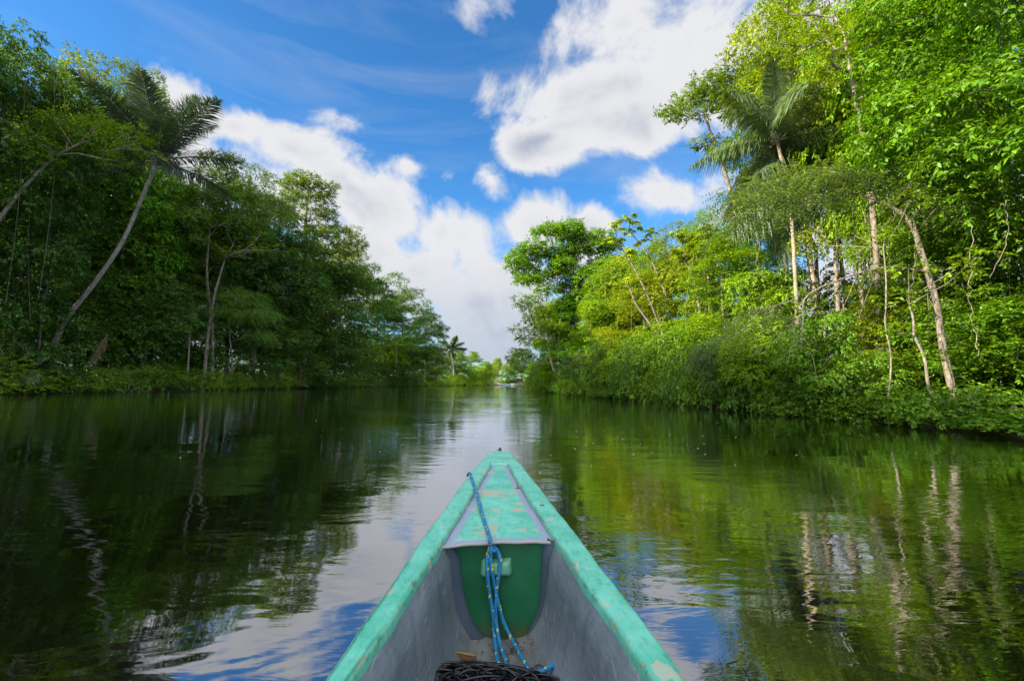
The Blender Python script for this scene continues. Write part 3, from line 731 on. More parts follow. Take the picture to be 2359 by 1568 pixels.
rp(mb, d_); mb.build('mooring_line', ROPE, rope, True)
mb = MB(); kc = at_y(1862, 2078, YH, SRC)
for (ax, rr, off) in (((1, .2, .3), .017, (0, 0, .010)), ((1, -.1, -.2), .018, (.002, -.004, -.004)), ((.3, .1, 1), .016, (.008, -.003, .002)), ((.9, .3, -.5), .014, (-.004, -.010, .002))):
    ax = norm(ax); e1 = norm(np.cross(ax, [0, 1, .2])); e2 = np.cross(ax, e1); a = np.linspace(0, 6.6, 12)
    rp(mb, kc + np.array(off) + (e1[None] * np.cos(a)[:, None] + e2[None] * np.sin(a)[:, None]) * rr + ax[None] * np.linspace(-.006, .006, 12)[:, None])
mb.build('knot', ROPE, rope, True)
def hang(pts): return [at_y(a, b, YH - .018 * (1 if 2100 < b < 2200 else .3), SRC) for a, b in pts]
def flo(pts, z=.085): return [at_z(a, b, z, SRC) + [0, 0, .012] for a, b in pts]
mb = MB(); rp(mb, hang([(1848, 2090), (1844, 2130), (1846, 2180), (1856, 2258), (1866, 2324), (1871, 2385)]) + flo([(1876, 2452), (1884, 2505), (1890, 2560)], .125)); mb.build('strand', ROPE, rope, True)
mb = MB(); rp(mb, hang([(1868, 2066), (1884, 2084), (1892, 2110), (1893, 2135), (1888, 2184), (1882, 2228), (1877, 2295), (1879, 2354)]) + flo([(1892, 2440), (1908, 2490), (1922, 2540)], .125)); mb.build('strand', ROPE, rope, True)
mb = MB(); rp(mb, hang([(1858, 2092), (1858, 2120), (1863, 2160), (1872, 2206), (1889, 2290), (1908, 2354)]) + flo([(1938, 2430), (1970, 2487), (1994, 2532)], .125) + [at_z(2014, 2549, .165, SRC), at_z(2052, 2541, .175, SRC), at_z(2085, 2524, .18, SRC), at_z(2114, 2509, .18, SRC)]); mb.build('strand', ROPE, rope, True)
mb = MB(); k = kc
for q in range(5):
    a = random.random(); tube(mb, [k + [-.012, -.012, .018], k + [-.02 + .01 * a, -.016, -.01 - .01 * q], k + [-.008 + .012 * a, -.018, -.04 - .012 * q]] - np.array(rope.location), [.003, .0022, .001], 4)
mb.build('frayed_end', mat('rope_fray', (0.50, 0.42, 0.25), 0.9), rope)

# ------------------------------------------------------------------ things lying in the boat
# heap of black cable right in front of the lens
HEAPM = mat('black_plastic', (0.006, 0.006, 0.007), 0.30, 0.5)
c = at_z(1812, 2690, .10, SRC); hp = empty('cable_heap', (c[0] - .02, c[1] + .01, 0.05)); hp.scale = (1.22, 1.0, 1.0); tag(hp, 'tangled heap of glossy black cable on the canoe floor', 'cable')
mb = MB(); g = np.random.default_rng(3)
for i in range(230):
    a0 = g.random() * 6.283; span = 0.7 + 1.5 * g.random(); q = 0.09 + 0.17 * g.random(); t = np.linspace(0, 1, 12); a = a0 + span * (t - .5)
    cx, cy = g.normal(size=2) * [.10, .03]
    x = cx + np.cos(a) * q * 1.5; y = cy + np.sin(a) * q * .62
    z = 0.130 * np.sqrt(np.clip(1 - (x / .36) ** 2 - (y / .17) ** 2, 0, 1)) * (.80 + .25 * g.random()) + .012 + .022 * np.sin(t * math.pi)
    tube(mb, np.stack([x, y, z], 1), .0042, 6)
for i in range(6):
    a = g.random() * 3.1; b = np.array([(g.random() - .5) * .22, .03, .13])
    t = np.linspace(0, math.pi, 10); tube(mb, np.stack([b[0] + np.cos(t) * .045, b[1] + t * .01, b[2] + np.sin(t) * .035], 1), .0022, 4)
mb.build('cable', HEAPM, hp, True)
mb = MB(); th = np.linspace(0, 2 * math.pi, 24); ph = np.linspace(0, math.pi / 2, 8)
grid(mb, np.array([[(.31 * math.cos(a) * math.cos(b), .13 * math.sin(a) * math.cos(b), .095 * math.sin(b)) for a in th] for b in ph])); mb.build('coil_core', HEAPM, hp, True)

# brown wooden block
c = at_z(1748, 2500, .12, SRC); wb = MB()
WOOD = mat('brown_wood', None, .75, .3, lambda N, tc: N.mix(N.noise(N.mapping(tc, scale=(2, 20, 20)), 6, 5, .6), (0.075, 0.035, 0.016, 1), (0.20, 0.11, 0.05, 1)))
WPALE = mat('pale_wood', None, .75, .3, lambda N, tc: N.mix(N.noise(N.mapping(tc, scale=(20, 20, 4)), 6, 5, .6), (0.22, 0.15, 0.07, 1), (0.34, 0.25, 0.13, 1)))
blk = empty('wooden_block', (c[0], c[1], .095), -.28); tag(blk, 'small brown wooden block beside the black cable heap', 'block')
mb = MB(); box(mb, (0, 0, .028), (.115, .016, .05)); box(mb, (-.05, -.028, .026), (.016, .042, .046)); mb.build('board', WOOD, blk)
mb = MB(); box(mb, (.006, -.022, .010), (.088, .026, .016)); box(mb, (0, 0, .055), (.117, .017, .004)); mb.build('batten', WPALE, blk)

# crumpled dark plastic sheet
c = at_z(2040, 2585, .10, SRC); PLAS = mat('dark_sheet', None, .3, .6, lambda N, tc: N.mix(N.mapr(N.noise(tc, 30, 5, .7), .4, .7), (0.012, 0.010, 0.009, 1), (0.10, 0.09, 0.085, 1)), lambda N, tc: (N.noise(tc, 45, 5, .7), .7, .01))
mb = MB(); g = np.random.default_rng(5); n = 26
P = np.zeros((n, n, 3)); hx = g.normal(size=(8, 4))
for i in range(n):
    for j in range(n):
        u, v = i / (n - 1) * 2 - 1, j / (n - 1) * 2 - 1; rr = math.hypot(u, v)
        z = .040 * max(0, 1 - rr ** 2.2) + sum(.007 * abs(math.sin(h[0] * 5 * u + h[1] * 5 * v + h[2] * 3)) for h in hx) * max(0, 1.15 - rr)
        P[i, j] = (u * .115, v * .09, z)
grid(mb, P); o = mb.build('plastic_sheet', PLAS); o.location = (c[0], c[1], .075)
tag(o, 'crumpled dark plastic sheet lying under the blue rope end', 'plastic sheet')
# leaf litter on the boat floor below the bulkhead
mb = MB(); g = np.random.default_rng(9)
for i in range(60):
    p = at_z(1950 + g.normal() * 55, 2455 + g.normal() * 22, .105, SRC); m = (fIL(p[1]) + fIR(p[1])) / 2
    a = g.random() * 6.28; s = .004 + .008 * g.random()
    dz = 0.010 + max(0, (abs(p[0] - m) - .06)) * .35
    leaf_quads(mb, np.array([p + [0, 0, dz - .008]]), np.array([[math.cos(a), math.sin(a), .15]]), np.array([[0, .1, 1.]]), s * 1.7, s)
for i in range(7):
    p = at_z(1950 + g.normal() * 50, 2460 + g.normal() * 20, .105, SRC); a = g.random() * 6.28
    tube(mb, [p + [0, 0, .008], p + [math.cos(a) * .03, math.sin(a) * .03, .012]], .0012, 4)
tag(mb.build('leaf_litter', mat('litter', (0.07, 0.045, 0.025), .9)), 'dead leaf crumbs and twigs on the canoe floor', 'litter', kind='stuff')

# ------------------------------------------------------------------ trees of the two banks
PLACED = []                                # (bank, kind, x2359, object, text)
def stand(proto, px, top, Y, width, tint, text, cat='tree', bank='left', name='broadleaf_tree', group=None, rz=None, lean=(0, 0), set_back=0.0, pk=PROTO):
    """tree whose trunk stands at screen column px at distance Y, rising to row top, width in photo units"""
    while shore_d(at_y(px, 880, Y)[0], Y) < 1.0 and Y < 400: Y *= 1.02
    p = at_y(px, 880, Y); x = p[0]; y = Y
    z = ground_z(x, y); H = at_y(px, top, Y)[2] - z; R = abs(at_y(px + width / 2, 800, Y)[0] - x)
    pr = pk[proto]
    o = place(pr, name, (x, y, z - 0.05), R / pr['R'], H / (pr['H'] * 0.97), rng.random() * 6.28 if rz is None else rz, tint, None, cat, group, lean)
    PLACED.append([bank, name, px, o, text, cat]); return o
# tints: species colour of the foliage
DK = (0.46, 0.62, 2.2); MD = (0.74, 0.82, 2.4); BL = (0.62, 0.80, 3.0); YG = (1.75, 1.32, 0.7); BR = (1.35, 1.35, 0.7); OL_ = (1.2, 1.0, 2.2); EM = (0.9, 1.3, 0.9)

# ---- left bank, front and second row (px, top, distance, width, proto, tint, text)
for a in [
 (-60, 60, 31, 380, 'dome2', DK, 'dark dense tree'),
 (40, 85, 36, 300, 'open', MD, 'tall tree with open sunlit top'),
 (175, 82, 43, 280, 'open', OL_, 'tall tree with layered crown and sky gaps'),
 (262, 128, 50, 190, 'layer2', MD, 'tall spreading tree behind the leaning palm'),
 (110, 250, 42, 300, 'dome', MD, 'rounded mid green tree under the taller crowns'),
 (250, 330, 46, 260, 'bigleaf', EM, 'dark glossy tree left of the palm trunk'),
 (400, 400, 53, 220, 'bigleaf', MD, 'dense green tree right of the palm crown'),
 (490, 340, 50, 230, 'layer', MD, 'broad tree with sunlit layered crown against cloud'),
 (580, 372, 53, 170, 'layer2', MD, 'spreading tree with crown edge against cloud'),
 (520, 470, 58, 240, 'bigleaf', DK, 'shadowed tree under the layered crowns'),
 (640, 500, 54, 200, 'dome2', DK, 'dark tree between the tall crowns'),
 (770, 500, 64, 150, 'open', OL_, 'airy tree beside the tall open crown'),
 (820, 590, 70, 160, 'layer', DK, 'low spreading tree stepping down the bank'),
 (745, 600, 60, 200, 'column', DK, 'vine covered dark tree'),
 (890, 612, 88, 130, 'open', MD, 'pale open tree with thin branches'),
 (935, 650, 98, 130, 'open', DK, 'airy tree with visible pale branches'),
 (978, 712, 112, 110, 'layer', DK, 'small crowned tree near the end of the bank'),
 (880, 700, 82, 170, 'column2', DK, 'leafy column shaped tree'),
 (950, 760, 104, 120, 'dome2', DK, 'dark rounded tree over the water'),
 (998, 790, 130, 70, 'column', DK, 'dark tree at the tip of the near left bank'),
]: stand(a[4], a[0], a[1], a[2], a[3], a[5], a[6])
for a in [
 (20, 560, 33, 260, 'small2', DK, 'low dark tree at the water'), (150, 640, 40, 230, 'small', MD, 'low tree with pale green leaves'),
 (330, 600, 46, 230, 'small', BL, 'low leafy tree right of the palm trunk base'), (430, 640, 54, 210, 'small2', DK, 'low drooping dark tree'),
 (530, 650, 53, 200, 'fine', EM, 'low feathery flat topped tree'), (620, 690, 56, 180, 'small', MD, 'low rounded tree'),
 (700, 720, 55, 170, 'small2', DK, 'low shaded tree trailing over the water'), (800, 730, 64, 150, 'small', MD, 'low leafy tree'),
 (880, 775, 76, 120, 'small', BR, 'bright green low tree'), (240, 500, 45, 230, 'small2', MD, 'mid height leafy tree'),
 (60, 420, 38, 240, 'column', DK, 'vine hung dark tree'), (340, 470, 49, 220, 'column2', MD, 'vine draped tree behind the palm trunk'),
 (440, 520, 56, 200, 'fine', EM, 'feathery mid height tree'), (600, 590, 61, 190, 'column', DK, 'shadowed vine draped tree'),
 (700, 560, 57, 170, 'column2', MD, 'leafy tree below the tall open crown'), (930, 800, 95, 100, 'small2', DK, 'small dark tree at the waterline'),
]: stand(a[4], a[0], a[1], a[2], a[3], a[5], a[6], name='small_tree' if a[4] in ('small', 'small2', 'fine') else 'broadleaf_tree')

# the same bank beyond the photo's left edge and behind the boat, whose shade falls on the water
for y_ in (-62, -55, -49, -43, -38, -33, -28, -23, -18, -13, -8, -3, 2, 7, 12, 17, 22):
    for k_ in range(2):
        pr_ = PROTO[['dome', 'dome2', 'column', 'layer2'][int(rng.random() * 4)]]; x_ = XL(y_) - 3.5 - 6 * k_ - 2 * rng.random()
        o = place(pr_, 'broadleaf_tree', (x_, y_ + 2.5 * k_, .5), 1.05, (28.0 + 2.5 * rng.random()) / 20, rng.random() * 6.28, DK, 'tall dark tree further along the left bank, outside the photo', 'tree', 'left bank trees outside the photo')
# ---- right bank
for a in [
 (2420, -260, 14.5, 620, 'dome2', (0.8, 1.0, 0.7), 'huge dark tree'),
 (2230, -150, 22, 420, 'dome', EM, 'huge dense green tree'),
 (2070, -60, 24, 300, 'bigleaf', BR, 'very tall bright green tree'),
 (1905, -140, 30, 360, 'open', YG, 'very tall sunlit yellow green tree'),
 (1835, -40, 33, 250, 'layer', BR, 'tall bright tree whose crown edge meets the cloud'),
 (1960, 60, 28, 300, 'layer', YG, 'tall sunlit tree with pale limbs'),
 (2150, 130, 24, 300, 'layer2', BR, 'sunlit tree with bright leaf masses'),
 (2290, 260, 19, 340, 'column', (0.9, 1.1, .7), 'vine covered tree close to the boat'),
 (1765, 430, 36, 170, 'dome', EM, 'bright emerald tree'),
 (1640, 470, 40, 150, 'layer2', BR, 'mid height bright green tree'),
 (1680, 560, 33, 190, 'column2', BR, 'leafy tree left of the palm trunks'),
 (1560, 485, 46, 130, 'open', (1.2, 1.0, 1.3), 'thin crowned brownish green tree'),
 (1590, 560, 42, 170, 'bigleaf', YG, 'sunlit rounded tree'),
 (1500, 540, 50, 140, 'layer', BR, 'sunlit layered tree'),
 (1480, 640, 45, 160, 'column2', YG, 'bright leafy tree behind the pale stems'),
 (1400, 600, 55, 120, 'dome2', BR, 'green tree behind the spreading dark tree'),
 (1385, 690, 50, 150, 'column', BR, 'vine draped green tree'),
 (1345, 640, 66, 170, 'dome2', BR, 'full green tree filling the bank under the spreading crown'),
 (1275, 690, 70, 110, 'dome', BR, 'rounded tree behind the airy leaning tree'),
 (1450, 570, 56, 150, 'bigleaf', YG, 'broad leaved sunlit tree'),
 (1310, 700, 62, 120, 'column2', EM, 'leafy column shaped tree'),
 (1760, 620, 28, 180, 'small2', BR, 'bright low tree with drooping leaves'),
]: stand(a[4], a[0], a[1], a[2], a[3], a[5], a[6], bank='right', name='broadleaf_tree')
for a in [
 (2010, 800, 20, 170, 'small', BR, 'sunlit low tree with bright leaves'),
 (1640, 720, 30, 200, 'small', BR, 'low dense green tree'), (1540, 740, 36, 170, 'small2', BR, 'low tree with drooping leaves'),
 (1440, 760, 44, 150, 'small', YG, 'low bright yellow green tree'), (1350, 790, 54, 120, 'small2', EM, 'low dark green tree'),
 (2110, 600, 21, 240, 'small', YG, 'sunlit airy low tree right of the white trunk'), (2250, 560, 18.5, 330, 'small2', (0.8, .95, .7), 'shaded low tree'),
 (2330, 690, 16.8, 300, 'small', (0.9, 1.1, .8), 'leafy low tree'), (1290, 800, 64, 90, 'small', YG, 'low bright tree at the tip'),
 (1750, 700, 26, 170, 'fine', (0.6, 0.75, 0.8), 'grey green feathery tree hanging low over the water'),
]: stand(a[4], a[0], a[1], a[2], a[3], a[5], a[6], bank='right', name='small_tree')

for k_, (px_, Y_, h_, w_) in enumerate([(1960, 17.5, 4.2, 200), (1800, 21.5, 4.5, 170), (1690, 24.5, 4.0, 150), (1575, 31, 5.0, 140), (1470, 39, 5.0, 120), (1390, 48, 5.5, 100)]):
    pt_ = at_y(px_, 880, Y_); x_ = max(XR(Y_) + .5, pt_[0]); pr_ = PROTO[['small2', 'small', 'fine'][k_ % 3]]
    R_w = w_ / 2 / 1048 * Y_; ob_ = place(pr_, 'small_tree', (x_, Y_, ground_z(x_, Y_) - .1), R_w / pr_['R'], h_ / pr_['H'], 0.0, [(0.8, .95, .8), BR, (0.7, .9, .9)][k_ % 3], None, 'tree', None, (0, -.42 - .05 * (k_ % 3)))
    PLACED.append(['right', 'small_tree', px_, ob_, 'low tree leaning out over the water', 'tree'])
# ---- far trees round the bend
for a in [
 (1012, 815, 170, 50, 'small', BR, 'far green tree beside the far palm'), (1050, 800, 180, 55, 'dome', BR, 'far rounded sunlit tree'),
 (1090, 805, 185, 50, 'layer', BR, 'far tree with level crown'), (1118, 830, 190, 40, 'dome2', BR, 'far low green tree'),
 (1070, 842, 172, 70, 'small2', BR, 'far low tree above the water'), (1105, 850, 176, 60, 'small', BR, 'far waterside tree'),
 (1145, 822, 290, 26, 'dome', YG, 'farthest pale rounded tree'), (1165, 835, 280, 30, 'layer', YG, 'farthest level crowned tree beside the clearing'),
 (1185, 828, 300, 30, 'dome', BR, 'farthest tree behind the hut'), (1140, 855, 262, 30, 'fine', DK, 'far flat topped dark tree in the clearing'),
 (1205, 800, 130, 60, 'dome2', DK, 'far dark tree left of the hut roof'), (1235, 830, 105, 60, 'column', EM, 'far green tree at the point of the right bank'),
 (1175, 848, 225, 36, 'small2', DK, 'far drooping tree over the landing'),(1130, 838, 235, 34, 'small', YG, 'far small sunlit tree'),
]: stand(a[4], a[0], a[1], a[2], a[3], a[5], a[6], bank='far', name='broadleaf_tree')

# ------------------------------------------------------------------ custom trees
def custom_tree(name, label, trunk_pts, radii, clumps, L, bark, leaf, tint, seed, cat='tree', dens=1.2, flat=0.45, droop=0.2, feather=False, rmin=0.02, aspect=0.45, star=False, n=18, pull=0.45):
    g = np.random.default_rng(seed); base = np.array(trunk_pts[0], float)
    root = empty(name, base); tag(root, label, cat)
    path = spline(trunk_pts, n) - base; rad = np.interp(np.linspace(0, 1, n), np.linspace(0, 1, len(radii)), radii)
    wd = MB(); C = [np.array(c) - base for c, r in clumps]
    skeleton(wd, path, rad, C, g, rmin=rmin, sides=6, pull=pull)
    wd.build('trunk', bark, root, True)
    if clumps:
        lf = MB()
        for (c, r) in clumps:
            if star:
                for q in range(9):
                    ax = norm(g.normal(size=3) * [1, 1, .5] + [0, 0, .2]); p = np.array(c) - base + ax * r * (.5 + .5 * g.random())
                    star_leaves(lf, p, ax, L * (.8 + .4 * g.random()), g)
            elif feather: feather_clump(lf, np.array(c) - base, r, L, dens, g)
            else: clump(lf, np.array(c) - base, r, L, dens, flat, droop, 9, aspect, g)
        o = lf.build('crown', leaf, root); o.color = (*tint, 1)
    return root
def pts_y(lst): return [at_y(a, b, Y) for a, b, Y in lst]
def ell(px, py, rx, ry, Y, n, rr, seed, dY=3.0, rj=0.35):
    """clump centres spread through a crown volume of screen size rx, ry around distance Y"""
    g = np.random.default_rng(seed); out = []
    for _ in range(n * 30):
        a = g.random() * 6.283; q = math.sqrt(g.random()); yy = Y + (g.random() * 2 - 1) * dY * math.sqrt(1 - q * q * .9)
        p = at_y(px + math.cos(a) * q * rx, py + math.sin(a) * q * ry, yy)
        if all(np.linalg.norm(p - o[0]) > rr * 0.8 for o in out): out.append((p, rr * (1 - rj / 2 + rj * g.random())))
        if len(out) >= n: break
    return out

# spreading dark tree whose boughs reach over the far water (right bank)
Y = 62
cl = []
for (x, y, rx, ry, n) in [(1200, 600, 35, 22, 5), (1240, 575, 40, 18, 5), (1290, 540, 40, 22, 6), (1310, 522, 18, 10, 2), (1345, 560, 45, 22, 6), (1260, 620, 60, 20, 6), (1330, 610, 60, 25, 7), (1390, 590, 35, 25, 4), (1215, 640, 30, 12, 3), (1380, 640, 40, 20, 4), (1300, 670, 50, 20, 5), (1370, 690, 45, 25, 6), (1400, 550, 30, 20, 3)]:
    cl += ell(x, y, rx, ry, Y, n, 1.5, int(x), 3.5)
custom_tree('spreading_tree', 'dark spreading tree with jagged crown leaning from the right bank over the river', pts_y([(1365, 885, Y), (1368, 800, Y), (1355, 720, Y), (1330, 660, Y), (1300, 610, Y)]), [.5, .4, .34, .26, .15], cl, .30, BARK_DARK, LEAF, (1.0, 1.2, .8), 41, rmin=.05, flat=.4, dens=1.6)
# lower leaning tree on the point
Y = 61; cl = []
for (x, y, rx, ry, n) in [(1210, 735, 20, 35, 4), (1225, 690, 25, 25, 3), (1215, 790, 25, 22, 4), (1250, 750, 35, 40, 7), (1290, 740, 35, 40, 6), (1200, 820, 20, 15, 3), (1255, 700, 30, 20, 3)]:
    cl += ell(x, y, rx, ry, Y, n, 1.15, int(x + y), 3)
custom_tree('leaning_tree', 'airy leaning tree at the point of the right bank with low boughs over water', pts_y([(1296, 888, Y), (1280, 860, Y), (1268, 820, Y), (1262, 770, Y), (1258, 720, Y)]), [.3, .26, .2, .14, .08], cl, .24, BARK_PALE, LEAF, (1.1, 1.05, 1.0), 42, rmin=.03, dens=1.0)
# tall open crown on the left bank
Y = 68; cl = []
for (x, y, rx, ry, n) in [(700, 415, 40, 16, 7), (735, 440, 42, 20, 7), (675, 450, 28, 18, 4), (760, 480, 25, 20, 4), (700, 480, 45, 25, 5), (790, 540, 38, 20, 6), (770, 575, 40, 15, 4), (805, 570, 25, 15, 3), (740, 520, 35, 20, 4), (665, 500, 25, 15, 2)]:
    cl += ell(x, y, rx, ry, Y, n, 1.3, int(x * 2), 3.5)
custom_tree('tall_open_tree', 'tallest open crowned tree on the left bank showing its branches against the white cloud', pts_y([(700, 890, Y), (698, 780, Y), (705, 680, Y), (700, 590, Y), (705, 500, Y), (712, 440, Y)]), [.5, .42, .36, .3, .2, .08], cl, .25, BARK_PALE, LEAF, (0.85, 0.82, 0.85), 43, rmin=.04, flat=.35, dens=1.25)
# thin white trunk tree right (crown beside the cloud)
Y = 33; cl = []
for (x, y, rx, ry, n) in [(1545, 258, 28, 14, 5), (1585, 225, 24, 14, 5), (1615, 200, 26, 18, 6), (1660, 190, 35, 22, 9), (1640, 235, 30, 20, 6), (1605, 260, 20, 12, 3), (1625, 330, 14, 10, 3), (1655, 345, 18, 14, 3), (1690, 230, 25, 30, 6)]:
    cl += ell(x, y, rx, ry, Y, n, .66, int(x * 3), 1.6)
custom_tree('pale_trunk_tree', 'slender tree with bare pinkish white trunk and tufted crown in front of the big cloud', pts_y([(1705, 560, Y), (1690, 470, Y), (1672, 405, Y), (1652, 350, Y), (1632, 290, Y), (1622, 235, Y)]) , [.16, .15, .13, .12, .09, .05], cl, .21, BARK_PALE, LEAF, (0.95, .95, .8), 44, rmin=.02, dens=1.25, flat=.5).location
# flat feathery tree with spotted white trunk
Y = 16.5; cl = []
for (x, y, rx, ry, n, yy) in [(1720, 440, 45, 40, 9, 18), (1800, 420, 60, 35, 12, 18), (1900, 400, 70, 22, 13, 17.5), (2000, 405, 75, 22, 12, 17), (2090, 425, 60, 30, 9, 16.5), (1680, 500, 25, 25, 4, 18.3), (1780, 480, 50, 25, 8, 18), (1870, 450, 60, 25, 7, 17.5), (2160, 470, 45, 35, 6, 16.5)]:
    cl += ell(x, y, rx, ry, yy, n, .46, int(x + 5), 1.2)
mim = custom_tree('feathery_tree', 'leaning tree with blotched white trunk and long flat feathery grey green canopy', pts_y([(2198, 915, Y), (2172, 800, Y), (2155, 690, Y), (2125, 590, Y), (2095, 510, Y + .2), (2020, 460, Y + .5), (1930, 440, Y + .9)]), [.13, .12, .11, .10, .09, .06, .04], cl + [(at_y(x_, y_, Y - .15), .3) for x_, y_ in ((2130, 600), (2150, 640), (2170, 730), (2160, 770), (2185, 850), (2120, 560), (2195, 890), (2140, 690))], .15, BARK_PALE, LEAF_FINE, (1.05, 1.2, 1.6), 45, feather=True, dens=2.2, rmin=.009, n=26)
# tall tree with pale limbs showing through its leaves, top right
Y = 21.5; cl = []
for (x, y, rx, ry, n) in [(1850, 40, 90, 50, 7), (1960, 90, 90, 60, 8), (2060, 60, 70, 60, 6), (1900, 180, 70, 40, 5), (2020, 190, 60, 40, 4), (1800, 110, 50, 30, 3)]:
    cl += ell(x, y, rx, ry, Y, n, .62, int(x * 7 + y), 2.2)
custom_tree('pale_limbed_tree', 'tall sparse tree with long pale limbs at upper right, rising above the flat feathery canopy', pts_y([(2035, 900, Y), (2025, 700, Y), (2010, 480, Y), (1985, 300, Y), (1960, 180, Y), (1945, 80, Y)]), [.15, .14, .13, .11, .09, .05], cl, .17, BARK_PALE, LEAF, (1.5, 1.3, .7), 52, rmin=.03, dens=.9, flat=.45)
# pale forked tree, far left
Y = 29.5; cl = ell(190, 330, 150, 60, Y, 20, .85, 5, 2.5) + ell(60, 330, 80, 40, Y + 1, 6, .8, 6, 2)
custom_tree('forked_tree', 'pale forked trunk slanting up from the left edge of the photo', pts_y([(-130, 700, Y), (-60, 600, Y), (5, 495, Y), (70, 415, Y), (130, 360, Y), (185, 330, Y)]), [.15, .14, .12, .10, .08, .05], cl, .2, BARK_PALE, LEAF, (0.8, .9, .85), 46, rmin=.022, dens=1.0)
# branchy tree in the middle of the left bank
Y = 50; cl = ell(560, 560, 90, 40, Y, 18, .9, 8, 2.5)
custom_tree('branchy_tree', 'small tree with bare whitish forking limbs low on the left bank', pts_y([(470, 885, Y), (478, 780, Y), (492, 690, Y), (508, 630, Y), (520, 590, Y)]), [.2, .17, .14, .11, .06], cl, .2, BARK_PALE, LEAF, (0.9, .95, 1.2), 47, rmin=.045, dens=.45)
# cecropias with whitish stems and big palmate leaves
for i, (path, crown, Y, lab) in enumerate([
 ([(1535, 800), (1500, 700), (1462, 620), (1425, 560)], [(1412, 520), (1425, 555), (1440, 535), (1455, 575), (1402, 555)], 40, 'leftmost slender white stem with large umbrella leaves against blue sky'),
 ([(1552, 748), (1535, 680), (1500, 600), (1450, 530)], [(1432, 505), (1465, 520), (1480, 555), (1450, 500), (1500, 530)], 41, 'slender white stem forking beneath large palmate leaves, tallest of the pale stems'),
 ([(1530, 795), (1500, 750), (1465, 700), (1450, 660)], [(1445, 640), (1465, 650), (1430, 660)], 39, 'short slanting white stem low among the bright leaves'),
 ([(1612, 725), (1600, 650), (1580, 600), (1572, 560)], [(1560, 540), (1580, 545), (1600, 560), (1560, 575)], 38, 'pinkish slender stem behind the bright green crowns'),
 ([(1635, 720), (1632, 640), (1625, 580), (1630, 540)], [(1620, 525), (1640, 535), (1655, 560), (1610, 550)], 37, 'straight pinkish stem, rightmost of the slender stems')]):
    cl = [(at_y(a, b, Y + (k % 3 - 1) * .8), .62) for k, (a, b) in enumerate(crown)]
    pp = pts_y([(path[0][0] + 12, 900, Y)] + [(a, b, Y) for a, b in path])
    custom_tree('umbrella_leaf_tree', lab, pp, [.11, .10, .085, .07, .045], cl, .50, BARK_PALE, LEAF, (1.6, 1.3, .8), 60 + i, star=True, rmin=.03, pull=.2)['group'] = 'slender pale stemmed trees with umbrella leaves'
# bare trunks standing inside the forest on the right
for i, (x, t, b, Y, r, lab) in enumerate([
 (1985, 480, 680, 26, .12, 'short pale trunk in the gap right of the palms'), (1925, 470, 610, 27, .15, 'broken pale trunk stub in the forest gap'),
 (2045, 570, 930, 15.5, .034, 'thin crooked white stem standing at the water on the right'), (2020, 450, 700, 24, .08, 'thin pinkish trunk in the gap under the flat canopy'),
 (1880, 420, 600, 30, .13, 'pale trunk just right of the second palm stem'), (2075, 230, 420, 26, .12, 'pale trunk high among the bright leaves'),
 (2120, 700, 920, 14.5, .05, 'slanting brown stem left of the blotched trunk'), (1905, 720, 900, 21, .08, 'shaded trunk inside the dark forest edge')]):
    g = np.random.default_rng(80 + i); n = 7; P = []
    for k in range(n):
        f = k / (n - 1); P.append(at_y(x + g.normal() * (6 if k else 0) + (14 if i in (6,) else 0) * (f - .5) * -4, b + (t - b) * f, Y))
    side = [(P[-1] + g.normal(size=3) * [.9, .9, .3] + [0, 0, .6], .45) for _ in range(4)] + [(P[4] + g.normal(size=3) * [.5, .5, .3], .35) for _ in range(2)]
    P.insert(0, np.array([P[0][0], P[0][1], min(P[0][2] - .5, ground_z(P[0][0], P[0][1]) - .1)]))
    custom_tree('bare_trunk_tree', lab, P, np.linspace(r, r * .6, n), side, .15, BARK_PALE, LEAF, (1.2, 1.1, .8), 90 + i, rmin=.012, n=16)
# dead boughs reaching out
def dead_branch(label, pts, r, seed, twigs=14):
    g = np.random.default_rng(seed); P = spline(pts, 20); mb = MB(); b = P[0]
    tube(mb, P - b, np.linspace(r, r * .3, 20), 6)
    for k in range(twigs):
        i = int(4 + g.random() * 15); i = min(i, 19); q = P[i] - b; d = norm(P[-1] - P[0] + g.normal(size=3) * .9 * np.linalg.norm(P[-1] - P[0]) * .6 - [0, 0, .2])
        l = (.5 + g.random()) * np.linalg.norm(P[-1] - P[0]) * .28; m = q + d * l * .5 + g.normal(size=3) * .08
        tube(mb, spline([q, m, q + d * l - [0, 0, .15 * l]], 6), np.linspace(r * .35, r * .12, 6), 4)
    o = mb.build('dead_branch', BARK_PALE, smooth=True); o.location = b.tolist(); tag(o, label, 'branch'); return o
dead_branch('bare white bough forking down over the water left of the dark forest gap', pts_y([(1835, 690, 17.2), (1800, 700, 17), (1750, 720, 16.8), (1700, 765, 16.6)]), .030, 1, 14)
dead_branch('long arching bare bough running left from the blotched white trunk', pts_y([(2135, 625, 16.5), (2050, 615, 16.8), (1960, 635, 17), (1860, 680, 17.2), (1850, 740, 17.1), (1845, 800, 17)]), .042, 2, 9)

